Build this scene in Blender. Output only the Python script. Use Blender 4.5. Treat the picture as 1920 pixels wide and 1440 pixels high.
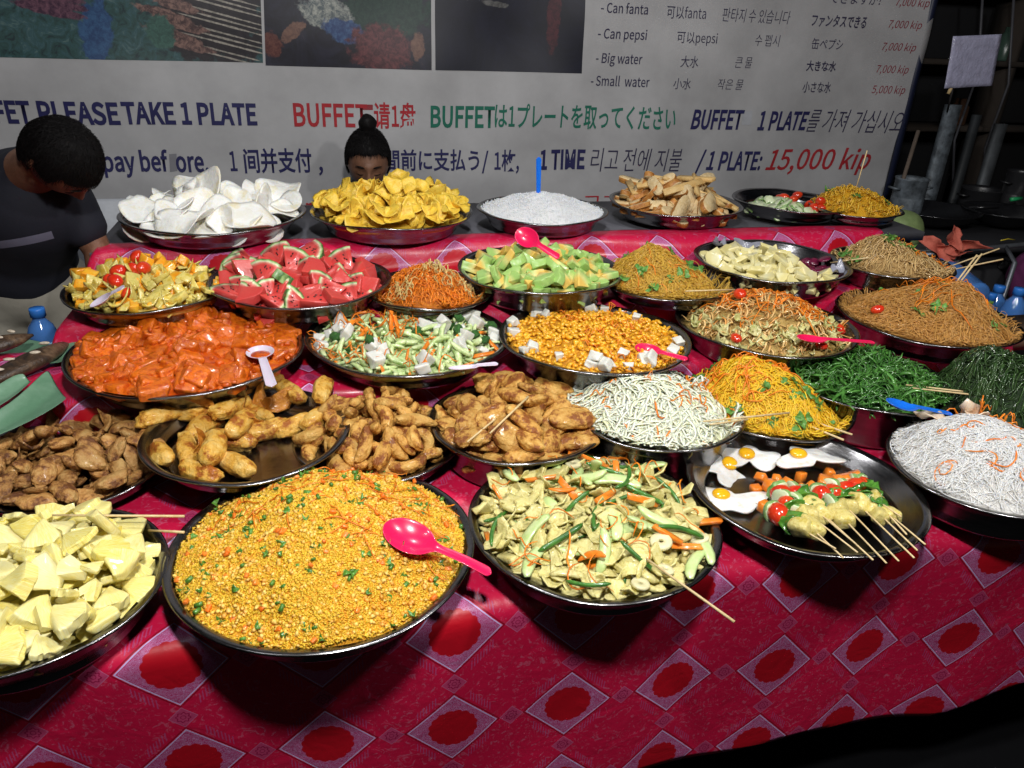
import bpy, bmesh, math, random
import numpy as np
from mathutils import Vector, Matrix, Euler

for o in list(bpy.data.objects): bpy.data.objects.remove(o)
C = bpy.context.scene.collection
SC = bpy.context.scene
random.seed(7); RNG = np.random.default_rng(7)
PI = math.pi

# ------------------------------------------------------------------ camera
FPX, CAMH = 1430.0, 1.65
def nrm(v): v = np.array(v, float); return v/np.linalg.norm(v)
Zc = nrm((130, 3000, FPX)); Xc = np.array((6000, 400, -FPX), float); Xc = nrm(Xc-Xc.dot(Zc)*Zc); Yc = np.cross(Zc, Xc)
CM = np.stack([Xc, Yc, Zc], 1)
cam = bpy.data.cameras.new('camera'); camo = bpy.data.objects.new('camera', cam); C.objects.link(camo)
cam.lens = FPX/1920*36; cam.sensor_width = 36; cam.clip_start = .05; cam.clip_end = 200
mw = Matrix([[*CM.T[i], 0] for i in range(3)]+[[0, 0, 0, 1]]); mw.translation = (0, 0, CAMH)
camo.matrix_world = mw; SC.camera = camo
def ray(px, py): return CM.T @ np.array((px-960, 720-py, -FPX))
def Pz(px, py, z): d = ray(px, py); return d*((z-CAMH)/d[2])+np.array((0, 0, CAMH))
def Py(px, py, y): d = ray(px, py); return d*(y/d[1])+np.array((0, 0, CAMH))

# ------------------------------------------------------------------ world, exposure (night)
w = bpy.data.worlds.new('World'); SC.world = w; w.use_nodes = True
nt = w.node_tree; bg = nt.nodes['Background']
sky = nt.nodes.new('ShaderNodeTexSky'); sky.sky_type = 'NISHITA'; sky.sun_disc = False
sky.sun_elevation = math.radians(-2.0); sky.sun_rotation = math.radians(180)
nt.links.new(sky.outputs[0], bg.inputs[0]); bg.inputs[1].default_value = 0.08
SC.view_settings.view_transform = 'Standard'; SC.view_settings.look = 'None'
SC.view_settings.exposure = 0.0; SC.view_settings.gamma = 1.0; SC.view_settings.use_curve_mapping = False
SC.cycles.max_bounces = 6; SC.cycles.use_denoising = True
SC.cycles.caustics_reflective = False; SC.cycles.caustics_refractive = False
SC.cycles.sample_clamp_indirect = 3.0
# lamps hanging over the customers' side: (x, y, z, watt, colour, label)
LAMPS = [(0.10, 0.12, 2.42, 122, (1.0, 0.985, 0.955), 'bare white bulb on a black cord over the fried rice tray'),
         (1.25, 0.38, 2.50, 60, (1.0, 0.98, 0.95), 'bare white bulb on a black cord over the fried egg tray'),
         (-0.75, 0.75, 2.50, 6, (0.93, 0.96, 1.0), 'bare white bulb on a black cord over the pineapple tray'),
         (0.25, 1.50, 2.62, 42, (0.98, 0.985, 1.0), 'bare white bulb on a black cord over the middle rows of trays')]

# ------------------------------------------------------------------ materials
def nodes_of(name):
    m = bpy.data.materials.new(name); m.use_nodes = True
    return m, m.node_tree.nodes, m.node_tree.links, m.node_tree.nodes['Principled BSDF']
def mix(N, L, f, a, b, typ='MIX'):
    n = N.new('ShaderNodeMix'); n.data_type = 'RGBA'; n.blend_type = typ
    for sock, v in ((n.inputs[0], f), (n.inputs[6], a), (n.inputs[7], b)):
        if isinstance(v, bpy.types.NodeSocket): L.new(v, sock)
        elif isinstance(v, (int, float)): sock.default_value = v
        else: sock.default_value = (*v, 1)
    return n.outputs[2]
def mth(N, L, op, a, b=None, c=None, clamp=False):
    n = N.new('ShaderNodeMath'); n.operation = op; n.use_clamp = clamp
    for i, v in enumerate((a, b, c)):
        if v is None: continue
        if isinstance(v, bpy.types.NodeSocket): L.new(v, n.inputs[i])
        else: n.inputs[i].default_value = v
    return n.outputs[0]
def noise(N, L, vec, scale, detail=4, rough=.6, dist=0):
    n = N.new('ShaderNodeTexNoise'); n.inputs['Scale'].default_value = scale; n.inputs['Detail'].default_value = detail
    n.inputs['Roughness'].default_value = rough; n.inputs['Distortion'].default_value = dist
    if vec is not None: L.new(vec, n.inputs['Vector'])
    return n.outputs[0]
def ramp(N, L, f, stops):
    r = N.new('ShaderNodeValToRGB'); L.new(f, r.inputs[0]); e = r.color_ramp.elements
    while len(e) < len(stops): e.new(.5)
    for x, (p, c) in zip(e, stops): x.position = p; x.color = (*c, 1) if len(c) == 3 else c
    return r.outputs[0]
MAT = {}
def food(name, c1, c2, c3=None, scale=25, rough=.45, bump=.25, bscale=None, sss=0, coat=0, attr=False, lo=.38, hi=.62, var=.25, spec=.5):
    """two or three real colours mixed by noise, plus piece to piece variation"""
    if name in MAT: return MAT[name]
    m, N, L, b = nodes_of(name)
    tc = N.new('ShaderNodeTexCoord').outputs['Object']
    if attr:
        a = N.new('ShaderNodeAttribute'); a.attribute_name = 'rnd'; rnd = a.outputs['Fac']
    else:
        a = N.new('ShaderNodeObjectInfo'); rnd = a.outputs['Random']
    off = N.new('ShaderNodeVectorMath'); off.operation = 'ADD'; L.new(tc, off.inputs[0])
    cb = N.new('ShaderNodeCombineXYZ'); L.new(mth(N, L, 'MULTIPLY', rnd, 7.0), cb.inputs[0]); L.new(cb.outputs[0], off.inputs[1])
    n1 = noise(N, L, off.outputs[0], scale*2.4, 6, .68)
    st = [(lo, c1), (hi, c2)]
    if c3 is not None: st = [(lo, c1), (.5, c2), (hi+.06, c3)]
    if attr:
        n0 = noise(N, L, tc, 14, 3, .6); f = mth(N, L, 'ADD', mth(N, L, 'ADD', mth(N, L, 'MULTIPLY', n1, .2), mth(N, L, 'MULTIPLY', n0, .45)), mth(N, L, 'MULTIPLY', rnd, .35))
        st = [(.25, st[0][1])]+[(p, c) for p, c in st[1:-1]]+[(.75, st[-1][1])]
    else: f = n1
    col = ramp(N, L, f, st)
    v = mth(N, L, 'ADD', 1-var/2, mth(N, L, 'MULTIPLY', mth(N, L, 'FRACT', mth(N, L, 'MULTIPLY', rnd, 5.37)), var))
    hs = N.new('ShaderNodeHueSaturation'); L.new(col, hs.inputs['Color']); L.new(v, hs.inputs['Value'])
    L.new(hs.outputs[0], b.inputs['Base Color'])
    b.inputs['Roughness'].default_value = rough; b.inputs['Specular IOR Level'].default_value = spec
    if coat: b.inputs['Coat Weight'].default_value = coat; b.inputs['Coat Roughness'].default_value = .12
    if sss:
        b.inputs['Subsurface Weight'].default_value = sss; b.inputs['Subsurface Radius'].default_value = (.012, .008, .005); b.inputs['Subsurface Scale'].default_value = .6
    if bump:
        bp = N.new('ShaderNodeBump'); bp.inputs['Strength'].default_value = min(1, bump*1.5); bp.inputs['Distance'].default_value = .005
        L.new(noise(N, L, off.outputs[0], bscale or scale*5, 4, .65), bp.inputs['Height']); L.new(bp.outputs[0], b.inputs['Normal'])
    MAT[name] = m; return m
def plain(name, col, rough=.5, metal=0, var=.12, scale=20, bump=.05, trans=0, coat=0, emit=0, alpha=1):
    if name in MAT: return MAT[name]
    m, N, L, b = nodes_of(name)
    tc = N.new('ShaderNodeTexCoord').outputs['Object']
    n1 = noise(N, L, tc, scale, 5, .6)
    c = [min(1, x*(1+var)) for x in col]; d = [x*(1-var) for x in col]
    L.new(ramp(N, L, n1, [(.3, d), (.7, c)]), b.inputs['Base Color'])
    b.inputs['Roughness'].default_value = rough; b.inputs['Metallic'].default_value = metal
    b.inputs['Transmission Weight'].default_value = trans; b.inputs['Coat Weight'].default_value = coat
    b.inputs['Alpha'].default_value = alpha
    if emit: b.inputs['Emission Color'].default_value = (1, 1, 1, 1); b.inputs['Emission Strength'].default_value = emit
    if bump:
        bp = N.new('ShaderNodeBump'); bp.inputs['Strength'].default_value = bump; bp.inputs['Distance'].default_value = .004
        L.new(noise(N, L, tc, scale*3, 4), bp.inputs['Height']); L.new(bp.outputs[0], b.inputs['Normal'])
    MAT[name] = m; return m

# ------------------------------------------------------------------ object helpers
def tag(o, label=None, cat=None, group=None, kind=None):
    if label: o['label'] = label
    if cat: o['category'] = cat
    if group: o['group'] = group
    if kind: o['kind'] = kind
    return o
def link(name, me, parent=None, mat=None):
    o = bpy.data.objects.new(name, me); C.objects.link(o)
    if mat is not None and me is not None:
        for x in (mat if isinstance(mat, (list, tuple)) else [mat]):
            me.materials.append(x)
    if parent: o.parent = parent
    return o
def thing(name, label, cat, loc=(0, 0, 0), group=None):
    o = bpy.data.objects.new(name, None); C.objects.link(o); o.location = loc; o.empty_display_size = .05
    return tag(o, label, cat, group)
def mk(name, V, F, smooth=True, mi=None, rnd=None):
    me = bpy.data.meshes.new(name)
    F = F if isinstance(F, list) else np.asarray(F)
    if isinstance(F, np.ndarray):
        V = np.asarray(V, np.float32); k = F.shape[1]
        me.vertices.add(len(V)); me.vertices.foreach_set('co', V.ravel())
        me.loops.add(F.size); me.loops.foreach_set('vertex_index', F.astype(np.int32).ravel())
        me.polygons.add(len(F)); me.polygons.foreach_set('loop_start', np.arange(0, F.size, k, dtype=np.int32))
        me.update(calc_edges=True)
    else:
        me.from_pydata([tuple(map(float, v)) for v in V], [], [tuple(map(int, f)) for f in F])
    if smooth: me.polygons.foreach_set('use_smooth', np.ones(len(me.polygons), bool))
    if mi is not None: me.polygons.foreach_set('material_index', np.asarray(mi, np.int32))
    if rnd is not None:
        a = me.attributes.new('rnd', 'FLOAT', 'POINT'); a.data.foreach_set('value', np.asarray(rnd, np.float32))
    me.update(); return me
def bm_arrays(bm):
    bmesh.ops.triangulate(bm, faces=bm.faces[:])
    V = np.array([v.co[:] for v in bm.verts]); F = np.array([[v.index for v in f.verts] for f in bm.faces]); bm.free(); return V, F
_ico = {}
def ico(s):
    if s not in _ico:
        bm = bmesh.new(); bmesh.ops.create_icosphere(bm, subdivisions=s, radius=1); _ico[s] = bm_arrays(bm)
    V, F = _ico[s]; return V.copy(), F
def sn(V, freq, seed, octs=3):
    r = np.random.default_rng(seed); out = np.zeros(len(V)); a = 1.0
    for k in range(octs):
        for j in range(3):
            d = r.normal(size=V.shape[1]); d /= np.linalg.norm(d)
            out += a*np.sin(V@d*freq*(2**k)*r.uniform(.7, 1.3)+r.uniform(0, 6.28))
        a *= .5
    return out/4
def blob(dims, seed, amp=.12, freq=3, sub=2, bend=0, sq=1.0, taper=0):
    V, F = ico(sub)
    if sq != 1: V = np.sign(V)*np.abs(V)**sq
    V *= (1+amp*sn(V, freq, seed))[:, None]
    if taper: V[:, 1:] *= (1+taper*V[:, :1])
    V *= np.array(dims)
    if bend:
        th = V[:, 0]*bend/dims[0]; R = dims[0]/bend
        V = np.stack([(R-V[:, 1])*np.sin(th), R-(R-V[:, 1])*np.cos(th), V[:, 2]], 1); V[:, 1] -= R*(1-math.cos(bend))*.4
    return V, F
def cuboid(dims, seed=0, jit=.0, bev=.12):
    bm = bmesh.new(); bmesh.ops.create_cube(bm, size=2); r = random.Random(seed)
    for v in bm.verts:
        v.co = Vector([c+r.uniform(-jit, jit) for c in v.co])
    bm.verts.ensure_lookup_table()
    for v in bm.verts: v.co = Vector([v.co[i]*dims[i] for i in range(3)])
    bmesh.ops.bevel(bm, geom=bm.edges[:], offset=min(dims)*bev*2, segments=1, affect='EDGES')
    return bm_arrays(bm)
def prism(poly, t, bev=.0008, jit=0, seed=0):
    """flat piece cut from a slab; returns V,F and side flags (1 on outer wall)"""
    bm = bmesh.new(); r = random.Random(seed)
    lo = [bm.verts.new((x, y, -t/2)) for x, y in poly]; hi = [bm.verts.new((x+r.uniform(-jit, jit), y+r.uniform(-jit, jit), t/2+r.uniform(-jit, jit)*.4)) for x, y in poly]
    bm.faces.new(hi); bm.faces.new(lo[::-1]); n = len(poly)
    for i in range(n): bm.faces.new((lo[i], lo[(i+1) % n], hi[(i+1) % n], hi[i]))
    if bev: bmesh.ops.bevel(bm, geom=bm.edges[:], offset=bev, segments=1, affect='EDGES', clamp_overlap=True)
    return bm_arrays(bm)
def organic(vf, amp=.0012, freq=120, cuts=2, seed=0, sm=.35):
    V, F = vf[:2]; bm = bmesh.new(); vs = [bm.verts.new(v) for v in V]
    for f in F:
        try: bm.faces.new([vs[i] for i in f])
        except ValueError: pass
    bmesh.ops.subdivide_edges(bm, edges=bm.edges[:], cuts=cuts, use_grid_fill=True); bmesh.ops.triangulate(bm, faces=bm.faces[:])
    for _ in range(2): bmesh.ops.smooth_vert(bm, verts=bm.verts[:], factor=sm, use_axis_x=True, use_axis_y=True, use_axis_z=True)
    bm.normal_update(); N0 = np.array([v.normal[:] for v in bm.verts]); V, F = bm_arrays(bm)
    return V+N0*(amp*sn(V, freq, seed, 3))[:, None], F
def fritter(dims, seed, bend=0, amp=.22, sq=.85):
    V, F = ico(4); V = np.sign(V)*np.abs(V)**sq
    V = V*(1+amp*sn(V, 2.6, seed, 2)+.14*np.abs(sn(V, 6.5, seed+1, 2))-.05+.035*sn(V, 22, seed+2, 2))[:, None]*np.array(dims)
    if bend:
        th = V[:, 0]*bend/dims[0]; R = dims[0]/bend; V = np.stack([(R-V[:, 1])*np.sin(th), R-(R-V[:, 1])*np.cos(th)-R*(1-math.cos(bend))*.4, V[:, 2]], 1)
    return V, F
def shell(r, seed, warp=.3, thick=.002, nr=5, na=16, irr=.15, ax=1.0, cup=.2, twist=0):
    rr = np.random.default_rng(seed); a = np.linspace(0, 2*PI, na, endpoint=False)
    edge = 1+irr*(np.sin(a*2+rr.uniform(0, 6))*.5+np.sin(a*3+rr.uniform(0, 6))*.35+np.sin(a*5+rr.uniform(0, 6))*.3)
    pts = [(0, 0)]; 
    for k in range(1, nr+1):
        for j in range(na): q = k/nr*edge[j]; pts.append((q*math.cos(a[j]), q*math.sin(a[j])*ax))
    P2 = np.array(pts); x, y = P2[:, 0], P2[:, 1]
    p1, p2, p3 = rr.uniform(0, 6, 3)
    z = warp*(.5*(x*x-y*y)*math.cos(p1)+x*y*math.sin(p1))+cup*(x*x+y*y)+warp*.25*np.sin(3*x+p2)*np.cos(2.6*y+p3)+twist*x*np.abs(x)
    top = np.stack([x*r, y*r, z*r], 1); bot = top-np.array((0, 0, thick))
    F = []
    n = len(top)
    for j in range(na):
        j2 = (j+1) % na; F.append((0, 1+j, 1+j2)); F.append((n, n+1+j2, n+1+j))
        for k in range(nr-1):
            a0, a1 = 1+k*na+j, 1+k*na+j2; b0, b1 = a0+na, a1+na
            F += [(a0, b0, b1), (a0, b1, a1), (n+a0, n+b1, n+b0), (n+a0, n+a1, n+b1)]
        e0, e1 = 1+(nr-1)*na+j, 1+(nr-1)*na+j2
        F += [(e0, n+e0, n+e1), (e0, n+e1, e1)]
    return np.concatenate([top, bot]), np.array(F)
def tube(path, rad, k=8, flat=1.0, cap=True):
    path = np.array(path, float); n = len(path); rad = np.broadcast_to(rad, (n,))
    T = np.gradient(path, axis=0); T /= np.linalg.norm(T, axis=1)[:, None]+1e-9
    up = np.array((0, 0, 1.)); 
    if abs(T[:, 2]).max() > .9: up = np.array((.2, 1, 0.1)); up /= np.linalg.norm(up)
    S = np.cross(T, up); S /= np.linalg.norm(S, axis=1)[:, None]+1e-9; U = np.cross(S, T)
    a = np.linspace(0, 2*PI, k, endpoint=False)
    V = path[:, None]+rad[:, None, None]*(np.cos(a)[None, :, None]*S[:, None]+flat*np.sin(a)[None, :, None]*U[:, None])
    V = V.reshape(-1, 3); F = []
    for i in range(n-1):
        for j in range(k):
            a0, a1 = i*k+j, i*k+(j+1) % k; F += [(a0, a1, a1+k), (a0, a1+k, a0+k)]
    if cap:
        V = np.concatenate([V, path[:1], path[-1:]]); c0, c1 = len(V)-2, len(V)-1
        for j in range(k): F += [(c0, (j+1) % k, j), (c1, (n-1)*k+j, (n-1)*k+(j+1) % k)]
    return V, np.array(F)[:, ::-1]
def joinm(parts):
    V, F, o = [], [], 0
    for v, f in parts: V.append(v); F.append(np.asarray(f)+o); o += len(v)
    return np.concatenate(V), np.concatenate(F)
def lathe(prof, n=48):
    prof = np.array(prof, float); a = np.linspace(0, 2*PI, n, endpoint=False)
    V = np.stack([prof[:, 0][:, None]*np.cos(a), prof[:, 0][:, None]*np.sin(a), np.broadcast_to(prof[:, 1][:, None], (len(prof), n))], 2).reshape(-1, 3)
    F = [(i*n+j, i*n+(j+1) % n, (i+1)*n+(j+1) % n, (i+1)*n+j) for i in range(len(prof)-1) for j in range(n)]
    return V, np.array(F)
def box(c, d):
    c = np.array(c); d = np.array(d)/2
    V = np.array([(x, y, z) for x in (-1, 1) for y in (-1, 1) for z in (-1, 1)])*d+c
    return V, np.array([(0, 1, 3, 2), (4, 6, 7, 5), (0, 4, 5, 1), (2, 3, 7, 6), (0, 2, 6, 4), (1, 5, 7, 3)])
def scatter(base, mats):
    """many copies of one small tri mesh joined; mats (n,4,4)"""
    V, F = base; n = len(mats)
    W = np.einsum('nij,vj->nvi', mats[:, :3, :3], V)+mats[:, None, :3, 3]
    FF = (F[None]+(np.arange(n)*len(V))[:, None, None]).reshape(-1, F.shape[1])
    return W.reshape(-1, 3), FF, np.repeat(RNG.random(n), len(V))

# ------------------------------------------------------------------ stage: ground, wall, table, cloth
ground_m = plain('dark_asphalt', (.006, .006, .007), .8, scale=8, bump=.4)
ground_m.node_tree.nodes['Principled BSDF'].inputs['Specular IOR Level'].default_value = .04
V, F = box((2, 8, -.05), (60, 60, .1)); tag(link('ground', mk('ground', V, F, False), mat=ground_m), kind='structure')
V, F = box((1.5, 4.1, 2.0), (12, .12, 4.0)); tag(link('wall', mk('wall', V, F, False), mat=plain('dark_wall', (.02, .021, .025), .9, scale=3)), kind='structure')

def cloth_material():
    m, N, L, b = nodes_of('printed_oilcloth')
    uv = N.new('ShaderNodeUVMap'); uv.uv_map = 'UVMap'
    s = N.new('ShaderNodeSeparateXYZ'); L.new(uv.outputs[0], s.inputs[0]); U, W = s.outputs[0], s.outputs[1]
    M = lambda op, a, b_=None, c=None, cl=False: mth(N, L, op, a, b_, c, cl)
    def cell(x, off): return M('SUBTRACT', M('FRACT', M('ADD', x, .5+off)), .5)
    def lt(x, t, soft=.004): return M('MULTIPLY', M('SUBTRACT', t, x), 1/soft, None, True)
    ax, ay = M('ABSOLUTE', cell(U, 0)), M('ABSOLUTE', cell(W, 0)); d = M('ADD', ax, ay)
    tcu = uv.outputs[0]
    lace = noise(N, L, tcu, 42, 3, .75, 2.2); flo = noise(N, L, tcu, 9, 5, .75, 2.5); fine = noise(N, L, tcu, 200, 2)
    ang = M('ARCTAN2', cell(W, 0), cell(U, 0)); rad = M('SQRT', M('ADD', M('MULTIPLY', ax, ax), M('MULTIPLY', ay, ay)))
    scal = M('ADD', .195, M('MULTIPLY', M('ABSOLUTE', M('SINE', M('MULTIPLY', ang, 8))), .014))
    red, mag, lil, deep, lac = (.66, .007, .060), (.60, .012, .075), (.66, .55, .95), (.32, .003, .02), (.42, .14, .40)
    base = mix(N, L, M('MULTIPLY', lt(M('SUBTRACT', 1, flo), .44, .05), .5), red, (.64, .20, .34))
    # hatch strokes beside the large diamonds
    hatch = M('GREATER_THAN', M('FRACT', M('MULTIPLY', U, 42)), .62)
    band = M('MULTIPLY', M('GREATER_THAN', d, .43), M('LESS_THAN', d, .52))
    mid = M('MULTIPLY', M('GREATER_THAN', ax, .13), M('LESS_THAN', ax, .31))
    base = mix(N, L, M('MULTIPLY', M('MULTIPLY', hatch, band), M('MULTIPLY', mid, .45)), base, lac)
    base = mix(N, L, M('MULTIPLY', M('SUBTRACT', 1, M('MULTIPLY', lt(d, .385), 1)), lt(d, .402)), base, deep)
    # big diamond
    inner = mix(N, L, lt(M('ABSOLUTE', M('SUBTRACT', lace, .5)), .045, .03), (.47, .035, .17), (.62, .36, .66))
    inner = mix(N, L, lt(M('SUBTRACT', .385, d), .034), inner, (.50, .02, .10))
    inner = mix(N, L, lt(rad, scal), inner, (.50, .003, .010))
    col = mix(N, L, lt(d, .372), base, inner)
    col = mix(N, L, M('MULTIPLY', lt(M('ABSOLUTE', M('SUBTRACT', d, .367)), .0100), 1.0), col, lil)
    # small rosettes halfway along both directions
    for (ou, ow) in ((.5, 0), (0, .5)):
        bx, by = cell(U, ou), cell(W, ow); e = M('ADD', M('ABSOLUTE', bx), M('ABSOLUTE', by))
        r2 = M('SQRT', M('ADD', M('MULTIPLY', bx, bx), M('MULTIPLY', by, by)))
        a2 = M('ARCTAN2', by, bx); pet = M('MULTIPLY', M('SINE', M('MULTIPLY', a2, 8)), .006)
        col = mix(N, L, M('MULTIPLY', lt(e, .105), .8), col, (.52, .07, .20))
        col = mix(N, L, lt(M('ABSOLUTE', M('SUBTRACT', M('ADD', r2, pet), .045)), .007), col, (.30, .004, .06))
        col = mix(N, L, lt(M('ABSOLUTE', M('SUBTRACT', r2, .018)), .005), col, (.30, .004, .06))
        col = mix(N, L, lt(M('ABSOLUTE', M('SUBTRACT', e, .100)), .005), col, (.58, .18, .36))
    col = mix(N, L, M('MULTIPLY', fine, .25), col, (.3, .01, .05))
    L.new(col, b.inputs['Base Color'])
    b.inputs['Roughness'].default_value = .42; b.inputs['Coat Weight'].default_value = .35; b.inputs['Coat Roughness'].default_value = .22
    bp = N.new('ShaderNodeBump'); bp.inputs['Strength'].default_value = .35; bp.inputs['Distance'].default_value = .006
    L.new(M('ADD', noise(N, L, tcu, 3.5, 3, .5, 1.0), M('MULTIPLY', fine, .06)), bp.inputs['Height']); L.new(bp.outputs[0], b.inputs['Normal'])
    return m
CLOTH = cloth_material()
PU, PV = .2125, .2250
def cloth_sheet(name, label, prof, x0, x1, side, seed, arc_at, n_x=150, hem=0):
    """cloth over a stepped profile of (y,z) points, sides hanging down; arc_at = (point index, arc value in v units)"""
    prof = np.array(prof, float); seg = np.linalg.norm(np.diff(prof, axis=0), axis=1); arc = np.concatenate([[0], np.cumsum(seg)])
    S = np.arange(0, arc[-1], .0125); y = np.interp(S, arc, prof[:, 0]); z = np.interp(S, arc, prof[:, 1])
    k = np.array([.25, .5, .25])
    for _ in range(3):
        y[1:-1] = np.convolve(y, k, 'valid'); z[1:-1] = np.convolve(z, k, 'valid')
    Us = np.linspace(x0-side, x1+side, n_x if not hem else 210)
    UU, SS = np.meshgrid(Us, S, indexing='ij'); Y = np.broadcast_to(y, UU.shape).copy(); Z = np.broadcast_to(z, UU.shape).copy()
    x1 = np.where((Y > 1.50) & (Z > 0), 1.80, x1) if hem else x1
    over = np.maximum(x0-UU, 0)+np.maximum(UU-x1, 0)
    X = np.clip(UU, x0, x1); sgn = np.where(UU < x0, -1, np.where(UU > x1, 1, 0))
    Z = np.maximum(Z-over, .25); X = X+sgn*(np.minimum(over, .03)*.6+.02*np.sin(SS*14+seed)*np.minimum(over*5, 1))
    if hem:
        hz = np.interp(UU+.02*np.sin(UU*9), [.4, .73, .94, 1.19, 1.24, 1.34, 1.46, 1.6, 2.7], [.27, .285, .305, .270, .290, .315, .340, .37, .45]); cut = Z < hz; Z = np.maximum(Z, hz); SS = np.where(cut, SS+(hz-(Z0h+SS)), SS) if False else np.where(cut, hz-Z0h, SS)
    P2 = np.stack([UU.ravel(), SS.ravel()], 1)
    wob = sn(P2, 7, seed, 3).reshape(UU.shape); wob2 = sn(P2*np.array((1, .25)), 16, seed+3, 2).reshape(UU.shape)
    dy = np.gradient(y); dz = np.gradient(z); steep = np.abs(dz)/(np.hypot(dy, dz)+1e-9)
    Y += -wob2*.015*steep[None]-.010*np.sin(UU*5.3+SS*1.5)*steep[None]; Z += wob*.0035*(1-steep[None])
    arcv = (SS-arc[arc_at[0]])/PV+arc_at[1]
    bend = .02*np.sin(UU*2.1)+.012*np.sin(UU*5+1)
    uvu = (X*0+UU-.166)/PU; uvv = arcv+bend
    nx, ns = UU.shape; V = np.stack([X, Y, Z], 2).reshape(-1, 3)
    idx = np.arange(nx*ns).reshape(nx, ns)
    F = np.stack([idx[:-1, :-1], idx[1:, :-1], idx[1:, 1:], idx[:-1, 1:]], 2).reshape(-1, 4)
    me = mk(name, V, F); uv = me.uv_layers.new(name='UVMap')
    li = np.zeros(len(me.loops), np.int32); me.loops.foreach_get('vertex_index', li)
    uvs = np.stack([uvu.ravel()[li], uvv.ravel()[li]], 1).astype(np.float32); uv.data.foreach_set('uv', uvs.ravel())
    o = link(name, me, mat=CLOTH); sol = o.modifiers.new('thickness', 'SOLIDIFY'); sol.thickness = .0015; sol.offset = -1
    return tag(o, label, 'tablecloth')
T5, T4, T3, T2, T1 = .80, .83, .925, .995, 1.065
Z0h = .285
cloth_sheet('tablecloth', 'red oilcloth with lilac diamonds hanging to the ground over the front table', [(.955, Z0h), (.93, T5-.02), (.945, T5), (1.16, T5), (1.17, T4), (1.52, T4), (1.525, T3), (1.82, T3), (1.84, T3-.05)], -1.25, 2.7, .0, 5, (1, 0+(T5-.02-.535)/PV), hem=1)
cloth_sheet('tablecloth', 'red oilcloth with lilac diamonds over the two raised rear shelves', [(1.765, .70), (1.77, T2-.01), (1.785, T2), (2.13, T2), (2.14, T1-.012), (2.16, T1), (2.235, T1), (2.24, T1-.002)], -.585, 1.84, .30, 11, (1, .35))
# tables under the cloth
wood = plain('rough_wood', (.16, .10, .06), .7)
def bench(x0, x1, y0, y1, z, label):
    t = thing('wooden_table', label, 'table', ((x0+x1)/2, (y0+y1)/2, 0)); cx, cy = (x0+x1)/2, (y0+y1)/2
    V, F = box((0, 0, z-.025), (x1-x0, y1-y0, .03)); link('tabletop', mk('tabletop', V, F, False), t, wood)
    me = None
    for sx in (-1, 1):
        for sy in (-1, 1):
            V, F = box((sx*((x1-x0)/2-.05), sy*((y1-y0)/2-.05), (z-.04)/2), (.05, .05, z-.042)); link('leg', mk('leg', V, F, False), t, wood)
bench(-1.2, 2.65, .96, 1.50, T5-.012, 'long wooden table carrying the front trays under the red cloth')
bench(-1.2, 2.65, 1.56, 1.74, T3-.008, 'narrow wooden bench carrying the third row of trays')
bench(-.56, 1.9, 1.80, 2.10, T2-.008, 'narrow wooden bench carrying the fruit trays')
wood = plain('grey_board', (.13, .13, .15), .6)
bench(-.60, 2.02, 2.18, 2.72, T1-.006, 'tall wooden bench carrying the rearmost bowls')

# ------------------------------------------------------------------ menu banner with its printing
BY = 3.2
bx0, bx1, bz0, bz1 = -2.4, 2.69, .55, 2.6
ban = thing('menu_banner', 'large grey-white printed menu banner hanging behind the buffet', 'banner', (0, BY, bz0))
vinyl = plain('banner_vinyl', (.37, .368, .378), .6, var=.16, scale=3.5, bump=.25)
def rip(x, z):
    """soft sag and creases of the hanging vinyl"""
    return 1.7*(.0055*np.sin(x*5.1+z*2.3+.6)+.0035*np.sin(x*11.3-z*7.1)+.0022*np.sin(z*17+x*4.0)+.0028*np.sin((x+.6*z)*23)*np.exp(-((x-1.3)**2+(z-.5)**2)/.5))
nx_, nz_ = 170, 80; gx_, gz_ = np.meshgrid(np.linspace(bx0, bx1, nx_), np.linspace(0, bz1-bz0, nz_), indexing='ij')
ix_ = np.arange(nx_*nz_).reshape(nx_, nz_); Ff = np.stack([ix_[:-1, :-1], ix_[1:, :-1], ix_[1:, 1:], ix_[:-1, 1:]], 2).reshape(-1, 4)
bs = link('banner_sheet', mk('banner_sheet', np.stack([gx_, rip(gx_, gz_), gz_], 2).reshape(-1, 3), Ff), ban, vinyl); bs.modifiers.new('t', 'SOLIDIFY').thickness = .004
V, F = box((bx1-.012, -.004, (bz1-bz0)/2), (.03, .014, bz1-bz0)); link('edge_strip', mk('edge_strip', V, F, False), ban, plain('navy_strip', (.01, .014, .04), .5))
navy, redp, green, black = (plain('navy_print', (.010, .010, .075), .75), plain('red_print', (.34, .012, .02), .75), plain('green_print', (.006, .13, .085), .75), plain('dark_print', (.025, .022, .06), .75))
darkred = plain('dark_red_print', (.22, .015, .03), .5)
try:
    FONT = bpy.data.fonts.load(bpy.utils.system_resource('DATAFILES')+'/fonts/Noto Sans CJK Regular.woff2')
except Exception: FONT = None
def cap_height():
    cu = bpy.data.curves.new('h', 'FONT'); cu.body = 'H'; cu.font = FONT or cu.font; to = bpy.data.objects.new('t', cu); C.objects.link(to); bpy.context.view_layer.update()
    h = to.dimensions[1]; bpy.data.objects.remove(to); return h
CAPH = cap_height(); TK = CAPH/.73
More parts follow.
